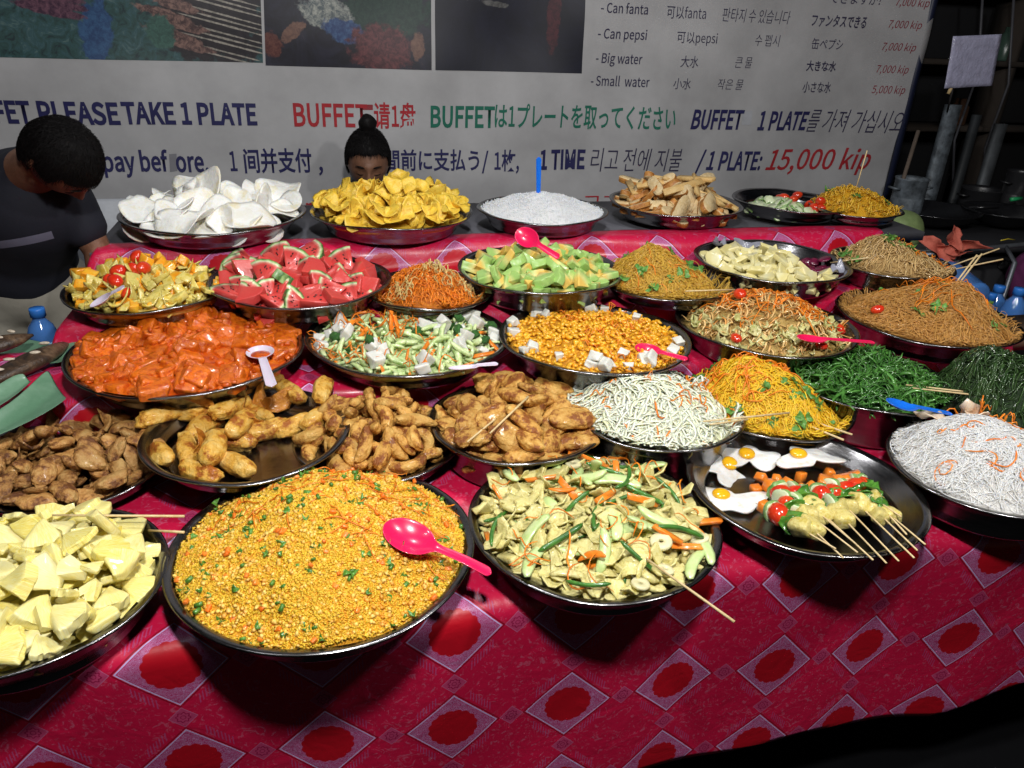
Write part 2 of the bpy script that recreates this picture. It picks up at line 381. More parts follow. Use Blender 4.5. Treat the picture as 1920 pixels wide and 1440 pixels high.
def text(s, x0, x1, base, top, mat, bold=.02, shear=0, sq=False, yy=BY, res=3, parent=ban):
    cu = bpy.data.curves.new('lettering', 'FONT'); cu.body = s; cu.size = 1; cu.offset = bold*.85*TK; cu.font = FONT or cu.font; cu.shear = shear; cu.resolution_u = res
    to = bpy.data.objects.new('t', cu); C.objects.link(to); bpy.context.view_layer.update()
    me = bpy.data.meshes.new_from_object(to.evaluated_get(bpy.context.evaluated_depsgraph_get())); bpy.data.objects.remove(to)
    n_ = len(me.vertices); co = np.zeros(n_*3); me.vertices.foreach_get('co', co); co = co.reshape(-1, 3)
    a = Py(x0, base, yy); b = Py(x1, base, yy); c_ = Py((x0+x1)/2, top, yy); z0 = (a[2]+b[2])/2; zh = c_[2]-z0
    u = (co[:, 0]-co[:, 0].min())/(np.ptp(co[:, 0])+1e-9)
    v = (co[:, 1]-co[:, 1].min())/(np.ptp(co[:, 1])+1e-9) if sq else co[:, 1]/CAPH
    W = np.stack([a[0]+u*(b[0]-a[0]), -.0022+rip(a[0]+u*(b[0]-a[0]), z0+v*zh-bz0), z0+v*zh-bz0], 1)
    me.vertices.foreach_set('co', W.astype(np.float32).ravel()); me.name = 'lettering'; me.materials.append(mat)
    return link('lettering', me, parent)
text('BUFFET', -92, 62, 230, 190, navy, .045); text('PLEASE', 76, 228, 231, 192, navy, .045); text('TAKE 1 PLATE', 234, 483, 232, 194, navy, .045)
text('BUFFET', 552, 690, 237, 196, redp, .03); text('请1盘', 702, 779, 241, 191, redp, .02, sq=True)
text('BUFFET', 807, 927, 238, 200, green, .035); text('は1プレートを取ってください', 927, 1263, 243, 196, green, .018, sq=True)
text('BUFFET', 1293, 1391, 241, 207, navy, .04, .15); text('1 PLATE', 1417, 1514, 243, 210, navy, .04, .15)
text('를 가져 가십시오.', 1514, 1690, 249, 206, black, -.004, .25, sq=True)
text('pay bef', 197, 318, 320, 285, navy, .035); text('ore.', 332, 393, 321, 285, navy, .035)
text('1', 433, 446, 320, 284, navy, .02); text('间并支付', 460, 586, 326, 278, navy, .025, sq=True); text(',', 598, 606, 320, 284, navy, .02)
text('時間前に支払う/', 690, 914, 324, 279, navy, .022, sq=True); text('1枚,', 925, 972, 325, 280, navy, .02, sq=True)
text('1 TIME', 1012, 1098, 317, 283, navy, .045); text('리고 전에 지불', 1108, 1275, 322, 278, black, -.006, .1, sq=True)
text('/ 1 PLATE:', 1303, 1423, 317, 284, navy, .035, .15); text('15,000 kip', 1432, 1630, 317, 281, redp, .018, .25)
text('M', 190, 226, 424, 382, redp, .05); text('rt', 575, 600, 400, 376, redp, .03); text('고', 836, 862, 392, 366, redp, 0, sq=True); text('하노', 925, 990, 400, 366, redp, 0, sq=True); text('고기', 1092, 1158, 398, 364, redp, 0, sq=True)
for y, (en, ex0, ex1, b1), (cn, c0, c1, cb, ct), (ko, k0, k1, kb, kt), (ja, j0, j1, jb, jt, jbold), (pr, p0, p1, pb) in [
    (0, ('- Can fanta', 1125, 1214, 25), ('可以fanta', 1248, 1321, 36, 12), ('판타지 수 있습니다', 1350, 1483, 43, 17), ('ファンタスできる', 1522, 1622, 52, 28, .02), ('7,000 kip', 1665, 1724, 53)),
    (0, ('- Can pepsi', 1120, 1212, 73), ('可以pepsi', 1265, 1340, 85, 60), ('수 펩시', 1415, 1463, 87, 65), ('缶ペプシ', 1522, 1580, 93, 72, 0), ('7,000 kip', 1655, 1713, 95)),
    (0, ('- Big water', 1118, 1204, 119), ('大水', 1272, 1304, 126, 104), ('큰 물', 1375, 1408, 127, 107), ('大きな水', 1510, 1568, 134, 114, .025), ('7,000 kip', 1645, 1700, 137)),
    (0, ('- Small  water', 1109, 1217, 162), ('小水', 1260, 1291, 167, 146), ('작은 물', 1343, 1391, 168, 148), ('小さな水', 1502, 1558, 174, 153, .01), ('5,000 kip', 1634, 1693, 175))]:
    text(en, ex0, ex1, b1, b1-18, black, .012); text(cn, c0, c1, cb, ct, black, 0, sq=True); text(ko, k0, k1, kb, kt, black, -.01, .1, sq=True)
    text(ja, j0, j1, jb, jt, black, jbold, sq=True); text(pr, p0, p1, pb, pb-14, darkred, .0, .2)
text('できますか?', 1555, 1650, 8, -14, black, 0, sq=True); text('7,000 kip', 1678, 1740, 12, -3, darkred, .0, .2)
def quad_px(name, pts, mat, dy, parent=ban, y=BY, n_=24):
    """thin print lying on the rippled vinyl"""
    a, b, c, d = [Py(px, py, y)-np.array((0, y, bz0)) for px, py in pts]; u, v = np.meshgrid(np.linspace(0, 1, n_), np.linspace(0, 1, n_), indexing='ij'); u, v = u[..., None], v[..., None]
    G_ = (a*(1-u)*(1-v)+b*u*(1-v)+c*u*v+d*(1-u)*v).reshape(-1, 3); G_[:, 1] = rip(G_[:, 0], G_[:, 2])-dy; ix = np.arange(n_*n_).reshape(n_, n_)
    F = np.stack([ix[:-1, :-1], ix[1:, :-1], ix[1:, 1:], ix[:-1, 1:]], 2).reshape(-1, 4)
    return link(name, mk(name, G_, F), parent, mat)
quad_px('correction_patch', [(317, 289), (331, 288), (333, 320), (319, 322)], plain('patch_grey', (.17, .17, .19), .6), .002)
quad_px('correction_patch', [(1393, 208), (1410, 208), (1407, 234), (1390, 234)], plain('patch_pale', (.36, .37, .40), .6), .002)
quad_px('correction_patch', [(680, 196), (699, 196), (699, 206), (679, 206)], plain('red_patch', (.25, .01, .02), .6), .002)
def picture(name, pts, stops, scale, spots, dist=1.5, stripes=None):
    """flat printed photograph: soft-edged areas of colour in the print itself"""
    m, N, L, b = nodes_of(name); tc = N.new('ShaderNodeTexCoord').outputs['Object']; sp = N.new('ShaderNodeSeparateXYZ'); L.new(tc, sp.inputs[0])
    X_, Z_ = sp.outputs[0], sp.outputs[2]; wob = mth(N, L, 'MULTIPLY', mth(N, L, 'SUBTRACT', noise(N, L, tc, 26, 4, .65), .5), 1.5); fine = noise(N, L, tc, scale, 6, .7, dist)
    col = ramp(N, L, fine, stops); f2 = noise(N, L, tc, 60, 5, .7, .6)
    for (cx, cy, rx, ry, an, ca, cb_) in spots:
        c = Py(cx, cy, BY); k = (Py(cx+10, cy, BY)[0]-c[0])/10; rx *= k; ry *= k; cz_ = c[2]-bz0; an = -an
        dx = mth(N, L, 'SUBTRACT', X_, float(c[0])); dz = mth(N, L, 'SUBTRACT', Z_, float(cz_))
        u = mth(N, L, 'ADD', mth(N, L, 'MULTIPLY', dx, math.cos(an)/rx), mth(N, L, 'MULTIPLY', dz, math.sin(an)/rx)); v = mth(N, L, 'ADD', mth(N, L, 'MULTIPLY', dx, -math.sin(an)/ry), mth(N, L, 'MULTIPLY', dz, math.cos(an)/ry))
        d = mth(N, L, 'ADD', mth(N, L, 'SQRT', mth(N, L, 'ADD', mth(N, L, 'MULTIPLY', u, u), mth(N, L, 'MULTIPLY', v, v))), wob)
        col = mix(N, L, mth(N, L, 'MULTIPLY', mth(N, L, 'SUBTRACT', 1.12, d), 5.0, None, True), col, ramp(N, L, f2, [(.4, ca), (.62, cb_)]))
    L.new(col, b.inputs['Base Color']); b.inputs['Roughness'].default_value = .55
    return quad_px('printed_photo', pts, m, .0012, n_=70)
MEAT, PURP = ((.045, .022, .024), (.21, .12, .10)), ((.035, .010, .03), (.14, .06, .09))
pale, skc = ((.16, .15, .13), (.34, .31, .27)), ((.10, .05, .04), (.17, .09, .065))
picture('print_market_grill', [(-150, 104), (493, 118), (484, -130), (-150, -150)], [(.36, (.006, .02, .028)), (.48, (.02, .062, .058)), (.56, (.025, .075, .09)), (.66, (.075, .13, .12))], 18,
    [(182, 60, 30, 62, .15, (.012, .04, .12), (.03, .09, .2)), (400, 40, 105, 90, 0, (.008, .006, .010), (.02, .015, .02))]+
    [(75+22*(k % 3), -14+15*(k//3)+4*(k % 3), 40, 9, .2, *PURP) for k in range(9)]+
    [(405+8*(k % 3), -10+11.5*k, 92, 1.7, .22, *pale) for k in range(11)]+
    [(292+16*(k % 3)+4*k, -14+12.5*k, 46, 8.5, .24, *MEAT) for k in range(9)]+[(300, 60, 26, 30, 0, (.02, .06, .05), (.04, .11, .09))])
picture('print_market_stall', [(498, 123), (808, 131), (808, -140), (490, -140)], [(.4, (.005, .005, .012)), (.6, (.014, .014, .03)), (.75, (.05, .035, .04))], 8,
    [(725, 14, 80, 60, 0, (.006, .022, .02), (.018, .045, .035)), (612, 24, 48, 26, .2, (.06, .08, .09), (.30, .31, .28)), (650, 60, 40, 20, .3, (.01, .03, .11), (.04, .09, .2)), (548, 60, 30, 11, -.6, *skc), (715, 92, 56, 40, 0, (.04, .008, .014), (.13, .035, .04)), (783, 86, 12, 24, .1, *skc), (510, 84, 20, 22, 0, (.06, .012, .012), (.12, .04, .03))])
picture('print_market_night', [(815, 131), (1092, 138), (1103, -140), (815, -140)], [(.4, (.003, .004, .012)), (.6, (.007, .008, .022)), (.8, (.02, .01, .016))], 4, [(1040, 20, 12, 66, 0, (.03, .006, .012), (.07, .012, .02)), (930, 8, 26, 5, .1, (.05, .05, .05), (.12, .12, .12))])

# ------------------------------------------------------------------ trays
def steel_material(name, base, rough):
    m, N, L, b = nodes_of(name)
    tc = N.new('ShaderNodeTexCoord').outputs['Object']
    mp = N.new('ShaderNodeMapping'); L.new(tc, mp.inputs[0]); mp.inputs['Scale'].default_value = (1, 1, 6)
    n1 = noise(N, L, mp.outputs[0], 12, 6, .7); n2 = noise(N, L, mp.outputs[0], 90, 3, .6)
    L.new(ramp(N, L, n1, [(.3, [x*.72 for x in base]), (.7, base)]), b.inputs['Base Color'])
    L.new(mth(N, L, 'ADD', rough-.05, mth(N, L, 'MULTIPLY', n1, .22)), b.inputs['Roughness'])
    b.inputs['Metallic'].default_value = 1.0
    bp = N.new('ShaderNodeBump'); bp.inputs['Strength'].default_value = .12; bp.inputs['Distance'].default_value = .002
    L.new(mth(N, L, 'ADD', n2, mth(N, L, 'MULTIPLY', n1, 1.5)), bp.inputs['Height']); L.new(bp.outputs[0], b.inputs['Normal'])
    return m
STEEL = steel_material('worn_stainless_steel', (.28, .275, .28), .16)
def fit_circle(Lp, Rp, Bp, z):
    a = np.linspace(0, 2*PI, 72); ca, sa = np.cos(a), np.sin(a)
    p = np.array([*Pz((Lp+Rp)/2, Bp-.15*(Rp-Lp), z)[:2], .25])
    def bb(p):
        W = np.stack([p[0]+p[2]*ca, p[1]+p[2]*sa, np.full_like(ca, z-CAMH)], 1)@CM.T
        x = 960+FPX*W[:, 0]/-W[:, 2]; y = 720-FPX*W[:, 1]/-W[:, 2]; return np.array([x.min(), x.max(), y.max()])
    for _ in range(15):
        r0 = bb(p); J = np.stack([(bb(p+np.eye(3)[k]*1e-3)-r0)/1e-3 for k in range(3)], 1); p = p-np.linalg.solve(J, r0-np.array([Lp, Rp, Bp]))
    return p
ORD = ['first', 'second', 'third', 'fourth', 'fifth', 'sixth', 'seventh', 'eighth', 'ninth', 'tenth', 'eleventh', 'twelfth', 'thirteenth', 'fourteenth', 'fifteenth', 'sixteenth', 'seventeenth', 'eighteenth', 'nineteenth', 'twentieth']
def relabel(objs, R):
    by = {}
    for o in objs: by.setdefault(o['label'], []).append(o)
    for lab, L_ in by.items():
        if len(L_) < 2:
            del L_[0]['_p']; continue
        if len(L_) <= 20:
            L_.sort(key=lambda o: o['_p'][0])
            for i, o in enumerate(L_): o['label'] = lab+(', leftmost' if i == 0 else ', rightmost' if i == len(L_)-1 else ', %s from left' % ORD[i]); del o['_p']
            continue
        for o in L_:
            x, y = o['_p'][0]/R, o['_p'][1]/R; q = math.hypot(x, y); del o['_p']
            w_ = ('front' if y < -.25 else 'back' if y > .25 else '')+(' left' if x < -.25 else ' right' if x > .25 else '')
            o['label'] = lab+', '+(w_.strip()+(' rim' if q > .72 else ' slope') if w_.strip() else 'near the middle')
DENTS = dict(frice=[(.60, .30, .16, .012), (-.45, .25, .3, .010), (.1, -.5, .3, -.008), (.2, .1, .2, .006), (-.2, -.3, .2, .006)], rice=[(.3, -.2, .25, .008), (-.4, .1, .2, .007)], cab=[(.3, -.2, .25, .008), (-.4, 0, .2, -.006)], xn=[(.3, .1, .2, .01), (0, -.4, .25, -.008)], vrm=[(-.3, -.2, .25, .01), (.3, -.3, .2, -.008)], bnood=[(.2, -.2, .2, .008), (-.3, -.1, .2, -.008)], rbig=[(-.2, -.1, .25, .012), (.4, -.2, .2, -.008)], pnood=[(.1, -.3, .25, .008)], curry=[(.35, -.3, .3, .010), (-.3, .1, .25, -.006)], qmix=[(-.3, -.3, .2, .01)])
class Tray:
    def __init__(s, key, box_, z, tier, label, depth=None, top=None, fill=.93, off=(0, 0), name='steel_tray', cat='tray', tilt=(0, 0), a=1.5, wall=None):
        L, R, B = box_; s.off = np.array(off, float); s.dents = DENTS.get(key, []); s.x, s.y, s.R = fit_circle(L, R, B, z); s.z = z; s.key = key
        s.d = depth or (z-tier-.004); s.fl = .78; s.a = a
        R_ = s.R; rb = R_*s.fl; d = s.d
        outp = [(0, -d), (rb*.97, -d), (rb, -d+.002), (rb+.006, -d+.01)]
        n = 3
        for i in range(n):
            t0 = (i+1)/(n+1); r_ = rb+(R_-.014-rb)*t0; zz = -d+.01+(d-.014)*t0
            outp += [(r_-.0015, zz-.002), (r_+.0015, zz+.001)]
        outp += [(R_-.013, -.004), (R_-.003, -.0035), (R_, -.0005), (R_-.0008, .0018), (R_-.004, .0022), (R_-.013, .0005)]
        inn = [(r-.0014, zz+.0016) for r, zz in outp[1:-6]][::-1]
        prof = outp+[(R_-.0155, -.0015)]+inn+[(0, -d+.0016)]
        V, F = lathe(prof, 96)
        rr = np.random.default_rng(hash(key) % 1000 if False else sum(map(ord, key)))
        ang = np.arctan2(V[:, 1], V[:, 0]); V[:, 2] += (V[:, 2] > -.01)*.0022*np.sin(ang*3+rr.uniform(0, 6))+(V[:, 2] > -.01)*.0008*np.sin(ang*7+rr.uniform(0, 6))
        s.o = tag(link(name, mk(name, V, F), mat=STEEL), label, cat, 'steel trays and bowls of food set out in rows')
        s.o.location = (s.x, s.y, z); s.o.rotation_euler = (tilt[0], tilt[1], rr.uniform(0, 6)) if tilt == (0, 0) else (tilt[0], tilt[1], 0)
        s.G = 80; g = (np.arange(s.G)+.5)/s.G*2-1; s.gx, s.gy = np.meshgrid(g*R_, g*R_, indexing='ij'); s.cs = 2*R_/s.G
        rad = np.hypot(s.gx, s.gy); s.grid = np.where(rad < rb, -d+.002, -d+.002+np.minimum((rad-rb)/(R_-.018-rb), 1)*(d+.001)); s.grid0 = s.grid.copy()
        s.fill = fill; s.pk = np.zeros(2); s.h = 0
        if top:
            P = Py(top[0], top[1], s.y); s.h = P[2]-z; s.pk = np.array([max(-.6, min(.6, ((P[0]-s.x)/R_-s.off[0])/fill)), 0])
    def target(s, x, y, seed=0, rough=0):
        q = (np.stack([np.asarray(x, float), np.asarray(y, float)], -1)/s.R-s.off)/s.fill; dlt = q-s.pk; dist = np.linalg.norm(dlt, axis=-1)+1e-6
        u = dlt/dist[..., None]; b_ = u@s.pk if s.pk.any() else np.zeros_like(dist); c_ = s.pk@s.pk-1
        edge = -b_+np.sqrt(np.maximum(b_*b_-c_, 1e-6)); rho = np.clip(dist/edge, 0, 1.3)
        base = -.006
        t = base+(s.h-base)*np.clip(1-rho**s.a, -.3, 1)
        if rough: 
            P2 = np.stack([np.ravel(x), np.ravel(y)], 1); t = t+(rough*sn(P2, 22, seed+3, 3)+rough*.45*sn(P2, 85, seed+5, 3)).reshape(np.shape(t))
        for dx_, dy_, dr, dh in s.dents: t = t-dh*np.exp(-((np.asarray(x)/s.R-dx_)**2+(np.asarray(y)/s.R-dy_)**2)/dr**2)
        return t
    def surf(s, x, y):
        i = np.clip(((np.asarray(x)/s.R+1)/2*s.G).astype(int), 0, s.G-1); j = np.clip(((np.asarray(y)/s.R+1)/2*s.G).astype(int), 0, s.G-1)
        return s.grid[i, j]
    def mound(s, name, label, cat, mat, rough=.006, seed=1, drop=0, group=None):
        """the body of a heap: uneven mass filling the tray"""
        nr, na = 44, 110; q = np.linspace(0, 1, nr); a = np.linspace(0, 2*PI, na, endpoint=False)
        Q, A = np.meshgrid(q, a, indexing='ij'); x = Q*np.cos(A)*s.R*s.fill+s.off[0]*s.R; y = Q*np.sin(A)*s.R*s.fill+s.off[1]*s.R
        z = s.target(x, y, seed, rough)-drop; z[-1] = np.minimum(z[-1], -.02)-.008
        rq = np.hypot(x, y); rb_ = s.R*s.fl; z = np.maximum(z, -s.d+.004+np.clip((rq-rb_)/(s.R-.012-rb_), 0, 1)*(s.d-.004))
        V = np.stack([x, y, z], 2).reshape(-1, 3); idx = np.arange(nr*na).reshape(nr, na)
        F = np.stack([idx[:-1], idx[1:], np.roll(idx, -1, 1)[1:], np.roll(idx, -1, 1)[:-1]], 2).reshape(-1, 4)
        o = tag(link(name, mk(name, V, F), mat=mat), label, cat, group, 'stuff'); o.location = (s.x, s.y, s.z)
        t = s.target(s.gx, s.gy, seed, rough)-drop; s.grid = np.where(np.hypot(s.gx-s.off[0]*s.R, s.gy-s.off[1]*s.R) < s.R*s.fill, np.maximum(s.grid, t), s.grid)
        return o
    def heap(s, items, n, seed=0, mode='fill', region=None, lift=.8, tilt=.25, stop=True, slack=0, bias=0):
        """drop pieces one by one on the growing heap. items: dict(meshes, w, dims, name, label, cat, group)"""
        r = random.Random(seed); out = []; ws = [it['w'] for it in items]; miss = 0
        for _ in range(n):
            it = r.choices(items, ws)[0]; a, b, c = it['dims']; sc = r.uniform(*it.get('sc', (.85, 1.15))); a *= sc; b *= sc; c *= sc
            best = None
            for k in range(14 if mode == 'fill' else 3):
                rad = s.R*s.fill*math.sqrt(r.random()); th = r.uniform(0, 2*PI); x, y = rad*math.cos(th)+s.off[0]*s.R, rad*math.sin(th)+s.off[1]*s.R
                if math.hypot(x, y) > s.R*.95-(max(a, b)*.95 if max(a, b) > .045 else min(a, b)*.9): continue
                if region and not region(x/s.R, y/s.R): continue
                i, j = min(s.G-1, int((x/s.R+1)/2*s.G)), min(s.G-1, int((y/s.R+1)/2*s.G))
                df = float(s.target(x, y))-s.grid[i, j] if mode == 'fill' else r.random()
                if best is None or df > best[0]: best = (df, x, y)
            if best is None: continue
            if mode == 'fill' and best[0] < c*1.1-slack:
                miss += 1
                if miss > 40 and stop: break
                continue
            df, x, y = best; yaw = r.uniform(0, 2*PI)
            if it.get('yaw') is not None: yaw = it['yaw']+r.gauss(0, it.get('yj', .5))
            dx, dy = s.gx-x, s.gy-y; u = (dx*math.cos(yaw)+dy*math.sin(yaw))/a; v = (-dx*math.sin(yaw)+dy*math.cos(yaw))/b; q2 = u*u+v*v
            m_ = q2 < 1
            if m_.sum() < 3: m_ = q2 < max(1, np.sort(q2.ravel())[4])
            g = s.grid[m_]; zc = g.mean()+.35*(g.max()-g.mean())
            A = np.stack([dx[m_], dy[m_], np.ones(m_.sum())], 1); co = np.linalg.lstsq(A, g, rcond=None)[0]; gxx, gyy = np.clip(co[:2], -1.1, 1.1)
            rad = math.hypot(x, y); ro = min(s.R*.98, rad+.7*max(a, b)*.8); wl = -s.d+.002+max(0, (ro-s.R*s.fl)/(s.R*(1-s.fl)))*s.d
            nn = Vector((-gxx, -gyy, 1)).normalized()
            nn = (nn+Vector((r.gauss(0, tilt), r.gauss(0, tilt)-bias, 0))).normalized()
            z = max(zc+c*lift, wl+c*.6 if ro > s.R*s.fl else -9)
            if rad+max(a, b) > s.R*.88: nn = (nn+Vector((0, 0, 1.3))).normalized()
            rot = nn.to_track_quat('Z', 'Y').to_matrix().to_4x4()@Matrix.Rotation(yaw, 4, 'Z')
            if it.get('flip') and r.random() < .5: rot = rot@Matrix.Rotation(PI, 4, 'X')
            o = bpy.data.objects.new(it['name'], r.choice(it['meshes'])); C.objects.link(o)
            M4 = Matrix.Translation((s.x+x, s.y+y, s.z+z))@rot@Matrix.Scale(sc, 4); o.matrix_world = M4
            tag(o, it['label'], it['cat'], it['group']); out.append(o); o['_p'] = (x, y)
            prof = np.sqrt(np.clip(1-q2, 0, 1)); top = z+(gxx*dx+gyy*dy)+c*(.25+.75*prof)
            s.grid = np.where(q2 < 1, np.maximum(s.grid, top), s.grid)
        relabel(out, s.R); return out
    def grains(s, name, label, cat, mat, n, dims, seed=0, region=None, jit=.5, base=None, rough=.006, up=0, rmax=1.0, group=None):
        r = np.random.default_rng(seed); rad = s.R*s.fill*rmax*np.sqrt(r.random(n)); th = r.random(n)*2*PI; x, y = rad*np.cos(th)+s.off[0]*s.R, rad*np.sin(th)+s.off[1]*s.R
        if region is not None: k = region(x/s.R, y/s.R); x, y = x[k], y[k]
        n = len(x); e = .004
        z = s.surf(x, y); gx = (s.surf(x+s.cs*1.2, y)-s.surf(x-s.cs*1.2, y))/(2.4*s.cs); gy = (s.surf(x, y+s.cs*1.2)-s.surf(x, y-s.cs*1.2))/(2.4*s.cs)
        gx, gy = np.clip(gx, -1.2, 1.2), np.clip(gy, -1.2, 1.2)
        zz = s.target(x, y, seed=1, rough=rough) if up == 0 and base is None else z
        zz = np.maximum(zz, z-.004)
        nn = np.stack([-gx, -gy, np.ones(n)], 1)+r.normal(size=(n, 3))*jit*.7; nn /= np.linalg.norm(nn, axis=1)[:, None]
        t = r.normal(size=(n, 3)); t -= nn*(t*nn).sum(1)[:, None]; t /= np.linalg.norm(t, axis=1)[:, None]; bt = np.cross(nn, t)
        sc = r.uniform(.7, 1.25, n)
        Mx = np.zeros((n, 4, 4)); Mx[:, :3, 0] = t*sc[:, None]; Mx[:, :3, 1] = bt*sc[:, None]; Mx[:, :3, 2] = nn*sc[:, None]
        Mx[:, :3, 3] = np.stack([x, y, zz+(r.random(n)-.25)*dims[2]*1.9*(1+up)], 1); Mx[:, 3, 3] = 1
        if base is None:
            V = np.array([(1, 0, 0), (-1, 0, 0), (.1, 1, 0), (.1, -1, 0), (.15, 0, 1), (.15, 0, -1)], float)*np.array(dims)
            Fb = np.array([(0, 2, 4), (2, 1, 4), (1, 3, 4), (3, 0, 4), (2, 0, 5), (1, 2, 5), (3, 1, 5), (0, 3, 5)])
            base = (V, Fb)
        W, FF, rn = scatter(base, Mx); o = tag(link(name, mk(name, W, FF, base is None or True, rnd=rn), mat=mat), label, cat, group, 'stuff'); o.location = (s.x, s.y, s.z); return o
    def strands(s, name, label, cat, mat, n, length, rad, seed=0, m=14, curl=1.2, flat=1.0, lift=.004, region=None, rmax=.97, group=None, loft=0, k=3, drift=.25, kind='stuff'):
        r = np.random.default_rng(seed); rr = s.R*s.fill*rmax*np.sqrt(r.random(n)); th = r.random(n)*2*PI; x, y = rr*np.cos(th)+s.off[0]*s.R, rr*np.sin(th)+s.off[1]*s.R
        if region is not None: kk = region(x/s.R, y/s.R); x, y = x[kk], y[kk]; n = len(x)
        L_ = length*r.uniform(.5, 1.4, n); st = L_/(m-1); P0 = np.stack([x, y], 1); fl1 = sn(P0, 26, seed+1, 2); fl2 = sn(P0, 34, seed+2, 2); hd = fl1*5.5+r.normal(0, .55, n); cv = fl2*curl*3.2+r.normal(0, curl*.6, n)
        X = np.zeros((n, m)); Y = np.zeros((n, m)); X[:, 0], Y[:, 0] = x, y
        for i in range(1, m):
            cv = cv+r.normal(0, curl*.5, n); cv *= .88; hd = hd+cv/(m-1)*3
            nx_, ny_ = X[:, i-1]+np.cos(hd)*st, Y[:, i-1]+np.sin(hd)*st
            out = np.hypot(nx_, ny_) > s.R*.97
            hd = np.where(out, np.arctan2(-Y[:, i-1], -X[:, i-1])+r.normal(0, .5, n), hd)
            X[:, i] = np.where(out, X[:, i-1]+np.cos(hd)*st, nx_); Y[:, i] = np.where(out, Y[:, i-1]+np.sin(hd)*st, ny_)
        ph = r.random(n)*6.28; tt = np.linspace(0, 1, m)
        Zs = s.surf(X, Y); kz = np.array([.25, .5, .25])
        for _ in range(2): Zs[:, 1:-1] = Zs[:, :-2]*.25+Zs[:, 1:-1]*.5+Zs[:, 2:]*.25
        Z = Zs+(.0022 if n < 160 else 0)+(r.random(n)*lift)[:, None]+lift*.5*np.sin(ph[:, None]+tt*9)+loft*(np.sin(PI*tt)**2)[None]*r.random(n)[:, None]
        P = np.stack([X, Y, Z], 2); T = np.gradient(P, axis=1); T /= np.linalg.norm(T, axis=2)[..., None]+1e-9
        S = np.cross(T, np.array((0, 0, 1.))); S /= np.linalg.norm(S, axis=2)[..., None]+1e-9; U = np.cross(S, T)
        a = np.linspace(0, 2*PI, k, endpoint=False)+.3; R_ = rad*r.uniform(.75, 1.25, n); tp = np.ones(m); tp[0] = tp[-1] = .35
        V = P[:, :, None]+(R_[:, None]*tp)[..., None, None]*(np.cos(a)[None, None, :, None]*S[:, :, None]+flat*np.sin(a)[None, None, :, None]*U[:, :, None])
        idx = np.arange(n*m*k).reshape(n, m, k); nxt = np.roll(idx, -1, 2)
        F = np.stack([idx[:, :-1], idx[:, 1:], nxt[:, 1:], nxt[:, :-1]], 3).reshape(-1, 4)
        rn = np.repeat(r.random(n), m*k)
        if n > 250: s.grid = np.where(np.hypot(s.gx-s.off[0]*s.R, s.gy-s.off[1]*s.R) < s.R*s.fill*.95, s.grid+lift*.75, s.grid)
        o = tag(link(name, mk(name, V.reshape(-1, 3), F, rnd=rn), mat=mat), label, cat, group, kind); o.location = (s.x, s.y, s.z); return o

TR = {}
def tray(key, L, R, B, z, tier, label, **k): TR[key] = Tray(key, (L, R, B), z, tier, label, **k); return TR[key]
ROW1 = dict(z=1.125, tier=T1)
def mesh_set(name, gens, mat, smooth=True):
    out = []
    for g in gens:
        V, F = g[:2]; me = mk(name, V, F, smooth, g[2] if len(g) > 2 else None)
        for x in (mat if isinstance(mat, (list, tuple)) else [mat]): me.materials.append(x)
        out.append(me)
    return out
def item(name, meshes, dims, label, cat, group, w=1, **k): return dict(name=name, meshes=meshes, dims=dims, label=label, cat=cat, group=group, w=w, **k)

# --- front row -------------------------------------------------------------
t = tray('frice', 302, 890, 1232, .872, T5, 'biggest steel tray in the front row, full of yellow fried rice', top=(600, 938), a=1.8, fill=.925)
rice_y = food('fried_rice_grain', (.92, .46, .015), (.94, .60, .045), (.88, .31, .010), attr=True, rough=.4, bump=0, scale=8, var=.16, coat=.08, sss=.35)
t.mound('fried_rice', 'heaped yellow fried rice on the biggest front tray', 'fried rice', food('fried_rice_mass', (.82, .32, .010), (.90, .48, .025), scale=40, bump=.8, bscale=220, rough=.4), rough=.012)
t.grains('fried_rice', 'loose grains over the yellow fried rice on the front tray', 'fried rice', rice_y, 44000, (.0036, .0013, .0012), 3, rough=.012)
t.grains('fried_rice', 'crumbled egg bits mixed into the yellow fried rice', 'fried rice', food('egg_crumb', (.85, .50, .05), (.90, .62, .16), (.80, .30, .02), attr=True, rough=.4), 2600, (.0050, .0036, .0022), 4, rough=.009)
gcube = food('chopped_green', (.05, .16, .015), (.12, .30, .04), attr=True, rough=.35, coat=.3)
ocube = food('chopped_carrot', (.85, .17, .01), (.88, .25, .03), attr=True, rough=.35, coat=.3)
t.grains('chopped_bean', 'chopped green bean and broccoli bits in the fried rice', 'vegetables', gcube, 110, (.0058, .0034, .003), 5, base=tube([(-.0045, 0, 0), (.0045, .001, 0)], .0030, 6), up=.6)
t.grains('chopped_herb', 'flat dark green herb bits in the fried rice', 'vegetables', gcube, 90, (.0058, .0034, .003), 15, base=shell(.006, 4, 1.5, .001, 2, 7, .6, .8, .5), up=.8)
t.grains('chopped_carrot', 'small carrot cubes in the fried rice', 'vegetables', ocube, 110, (.0045, .0035, .003), 6, base=cuboid((.0042, .0032, .0024), 2, .2), up=.6)
cshred = food('carrot_shred', (.85, .20, .008), (.90, .30, .02), attr=True, rough=.4, coat=.2)
t.strands('carrot_shreds', 'thin carrot shreds over the yellow fried rice', 'carrot', cshred, 120, .06, .0012, 8, m=8, curl=.5, lift=.004, loft=.003, region=lambda x, y: (x*.5+y > -.25))
t.mound_done = True

